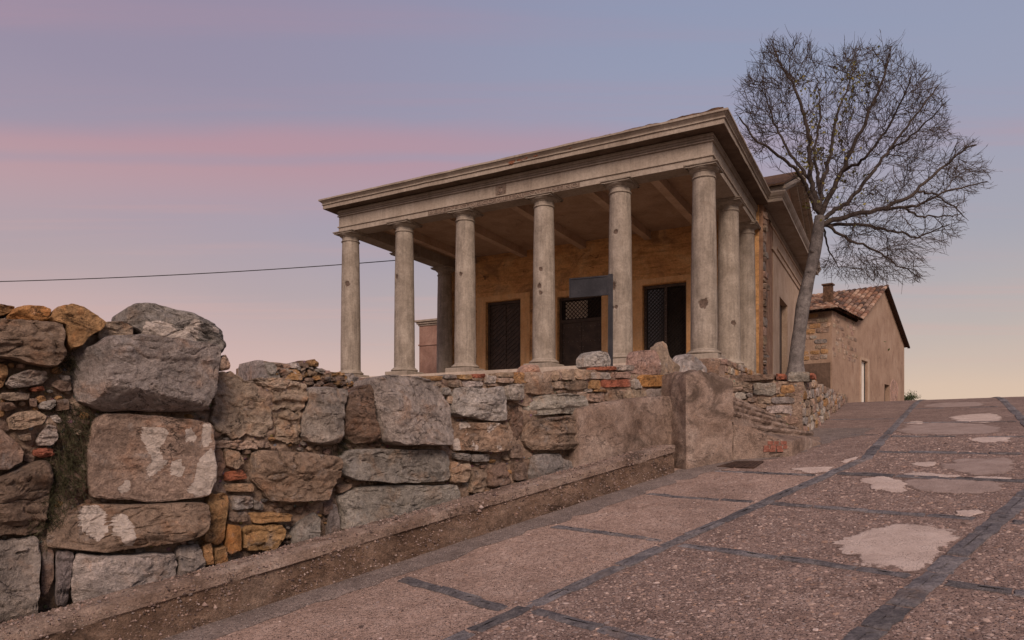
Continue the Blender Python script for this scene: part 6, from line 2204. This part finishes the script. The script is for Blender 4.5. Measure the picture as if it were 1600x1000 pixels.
for T in tg:
    SPp, SDd = np.array(sk_p), np.array(sk_d)
    v = T - SPp
    dist = np.linalg.norm(v, axis=1) + 1e-6
    cosv = (v * SDd).sum(1) / dist
    k = int(np.argmin(dist * (1 + 1.1 * np.clip(.75 - cosv, 0, 2)) + .04 * (dist < .2)))
    d = dist[k]
    if d < .12 or d > 2.6: continue
    p0, t0 = SPp[k], SDd[k]
    c_ = p0 + (t0 * .75 + unit(v[k]) * .35) * d * .45
    n = max(3, int(d / .09))
    pts = []
    wob = rt.normal(0, .05 * d, 3)
    for q in range(n + 1):
        f = q / n
        pts.append(p0 * (1 - f) ** 2 + c_ * 2 * f * (1 - f) + T * f * f + wob * math.sin(f * math.pi * 1.5) * f + rt.normal(0, .006, 3) * (q > 0))
    r0 = min(.022, sk_r[k] * .62, .0055 + .0085 * d)
    rad_ = [r0 * (1 - .6 * q / n) for q in range(n + 1)]
    crown_mb.tube(pts, rad_, 5, cap=False)
    for q in range(1, n):
        sk_p.append(pts[q])
        sk_d.append(unit(pts[q + 1] - pts[q - 1]))
        sk_r.append(rad_[q])
    t = rt.uniform(.05, .12)
    while t < d:
        q = min(int(t / d * n), n - 1)
        ax = unit(pts[q + 1] - pts[q])
        side_ = unit(np.cross(ax, rt.normal(0, 1, 3)))
        an = R(rt.uniform(28, 52))
        grow(pts[q], ax * math.cos(an) + side_ * math.sin(an), rt.uniform(.3, .75), .0078, 1)
        t += rt.uniform(.15, .32)
    grow(pts[-1], unit(pts[-1] - pts[-2]), rt.uniform(.3, .6), rad_[-1], 1)
for (px, py, s_) in ((1272, 392, .05), (1266, 424, .045), (1269, 441, .05), (1279, 372, .03)):
    q = at(px, py, TD - .12)
    trunk_mb.tube([q + np.array([0, .1, 0]), q + np.array([0, .02, 0]), q + np.array([0, -.01, 0]), q], [s_ * 1.2, s_, s_ * .6, s_ * .3], 10)
for mb_, nm, mt in ((trunk_mb, 'trunk', 'bark'), (limb_mb, 'limbs', 'limb_bark'), (crown_mb, 'crown', 'twig')):
    mb_.v = (np.array(mb_.v) - pl_).tolist()
    mb_.build(nm, mt, TR, smooth=True)
print('twig faces', len(crown_mb.f))
tw = np.array(twig_pts)
LV, LF = [], []
spots = [c2(*p) for p in [(320, 230), (330, 350), (400, 400), (395, 440), (350, 470), (460, 320), (470, 180), (520, 230), (540, 170), (330, 560), (345, 640), (470, 540), (500, 650), (480, 250), (310, 470)]]
for k in range(560):
    sx_, sy_ = spots[rt.randint(len(spots))]
    px, py = sx_ + rt.normal(0, 9), sy_ + rt.normal(0, 14)
    r = ray(px, py)
    c = at(px, py, TD + rt.normal(0, .7))
    i = int(np.argmin(((tw - c) ** 2).sum(1)))
    p = tw[i] + rt.normal(0, .05, 3) - pl_
    a, b = rt.normal(0, 1, 3), rt.normal(0, 1, 3)
    a /= np.linalg.norm(a)
    b -= a * (a @ b)
    b /= np.linalg.norm(b)
    L, W_ = rt.uniform(.05, .095), rt.uniform(.02, .036)
    n0 = len(LV)
    nr_ = np.cross(a, b)
    LV += [p, p + a * L * .5 + b * W_, p + a * L - nr_ * .008, p + a * L * .5 - b * W_]
    LF += [(n0, n0 + 1, n0 + 2), (n0, n0 + 2, n0 + 3)]
tag(obj('leaves', LV, LF, 'leaf', TR), kind='stuff')


# ---------------------------------------------------------------- shrubs and weeds
def leafy(name, label, cat, base, rx_, ry_, rz_, n, size, mat, group=None, stems=6):
    e = empty(name, tuple(map(float, base)), 0, label, cat, group)
    V, Fc = [], []
    mb = MB()
    cl = [rt.normal(0, .45, 3) for _ in range(14)]
    for k in range(n):
        q = cl[rt.randint(len(cl))] + rt.normal(0, .3, 3)
        q = np.array([q[0] * rx_, q[1] * ry_, rz_ * (1.0 + q[2] * .75)])
        if q[2] < 0: continue
        a, b = rt.normal(0, 1, 3), rt.normal(0, 1, 3)
        a /= np.linalg.norm(a)
        b -= a * (a @ b)
        b /= np.linalg.norm(b)
        L = size * rt.uniform(.6, 1.3)
        k0 = len(V)
        V += [q, q + a * L * .5 + b * L * .25, q + a * L, q + a * L * .5 - b * L * .25]
        Fc += [(k0, k0 + 1, k0 + 2), (k0, k0 + 2, k0 + 3)]
    for _ in range(stems):
        q = rt.normal(0, .35, 3)
        mb.tube([(0, 0, -.2), (q[0] * rx_ * .5, q[1] * ry_ * .5, rz_ * .6), (q[0] * rx_, q[1] * ry_, rz_ * 1.2)], [.025 * size / .1, .016 * size / .1, .006], 5)
    tag(mb.build('stems', 'twig', e), kind='stuff')
    tag(obj('foliage', V, Fc, mat, e), kind='stuff')
    return e


q = at(1310, 470, 33.5)
leafy('leafy_tree', 'dark green tree top showing above the tiled house roof', 'tree', (q[0], q[1], 2.6), 1.2, 1.2, 2.7, 2600, .16, 'shrub_leaf', stems=9)
q = at(1421, 622, 38)
leafy('shrub', 'small green shrub at the far corner of the tiled house', 'shrub', (q[0], q[1], float(zroad(q[0], q[1])) - .1), .42, .42, .34, 900, .08, 'shrub_leaf')


def weed(px0, py0, n, spread, drop, label, name='wall_weed', w=.02):
    a0, z0 = FW.px(px0, py0, w)
    b0 = FW.world(a0, z0, w)
    e = empty(name, tuple(map(float, b0)), 0, label, 'weed')
    mb = MB()
    V, Fc = [], []
    for _ in range(n):
        p = np.array([rt.normal(0, spread), 0.0, rt.normal(0, spread * 1.6)])
        pts = [FW.world(p[0], p[2], -.06)]
        d = np.array([rt.normal(0, .6), -1.0 * drop + rt.normal(0, .5)])
        L = rt.uniform(.05, .14)
        for s in (.5, 1.0):
            pts.append(FW.world(p[0] + d[0] * L * s, p[2] + d[1] * L * s * (1 if s < .9 else 1.25), -.02 + .05 * s * rt.rand()))
        o_ = FW.world(0, 0, 0)
        pts = [q - o_ for q in pts]
        mb.tube(pts, [.0022, .0018, .001], 3, cap=False)
        for _k in range(5):
            q = pts[1] + (pts[2] - pts[1]) * rt.rand() + rt.normal(0, .012, 3)
            a, b = rt.normal(0, 1, 3), rt.normal(0, 1, 3)
            a /= np.linalg.norm(a)
            b /= np.linalg.norm(b)
            k0 = len(V)
            l_ = rt.uniform(.008, .02)
            V += [q, q + a * l_ * .6 + b * l_ * .3, q + a * l_ * 1.2]
            Fc.append((k0, k0 + 1, k0 + 2))
    tag(mb.build('stems', 'weed_leaf', e), kind='stuff')
    tag(obj('foliage', V, Fc, 'weed_leaf', e), kind='stuff')


weed(112, 665, 220, .07, .6, 'dry dark weeds in the shadowed joint left of the cracked grey block')
weed(100, 735, 260, .06, .5, 'green weeds hanging beside the plaster patched block')
weed(72, 800, 170, .06, .4, 'low mossy weeds on the dark brown boulder')
weed(107, 560, 60, .025, .3, 'small green tuft between the ochre stone and the cracked block')
weed(535, 690, 60, .03, .3, 'small green tuft under the dark rounded boulder')
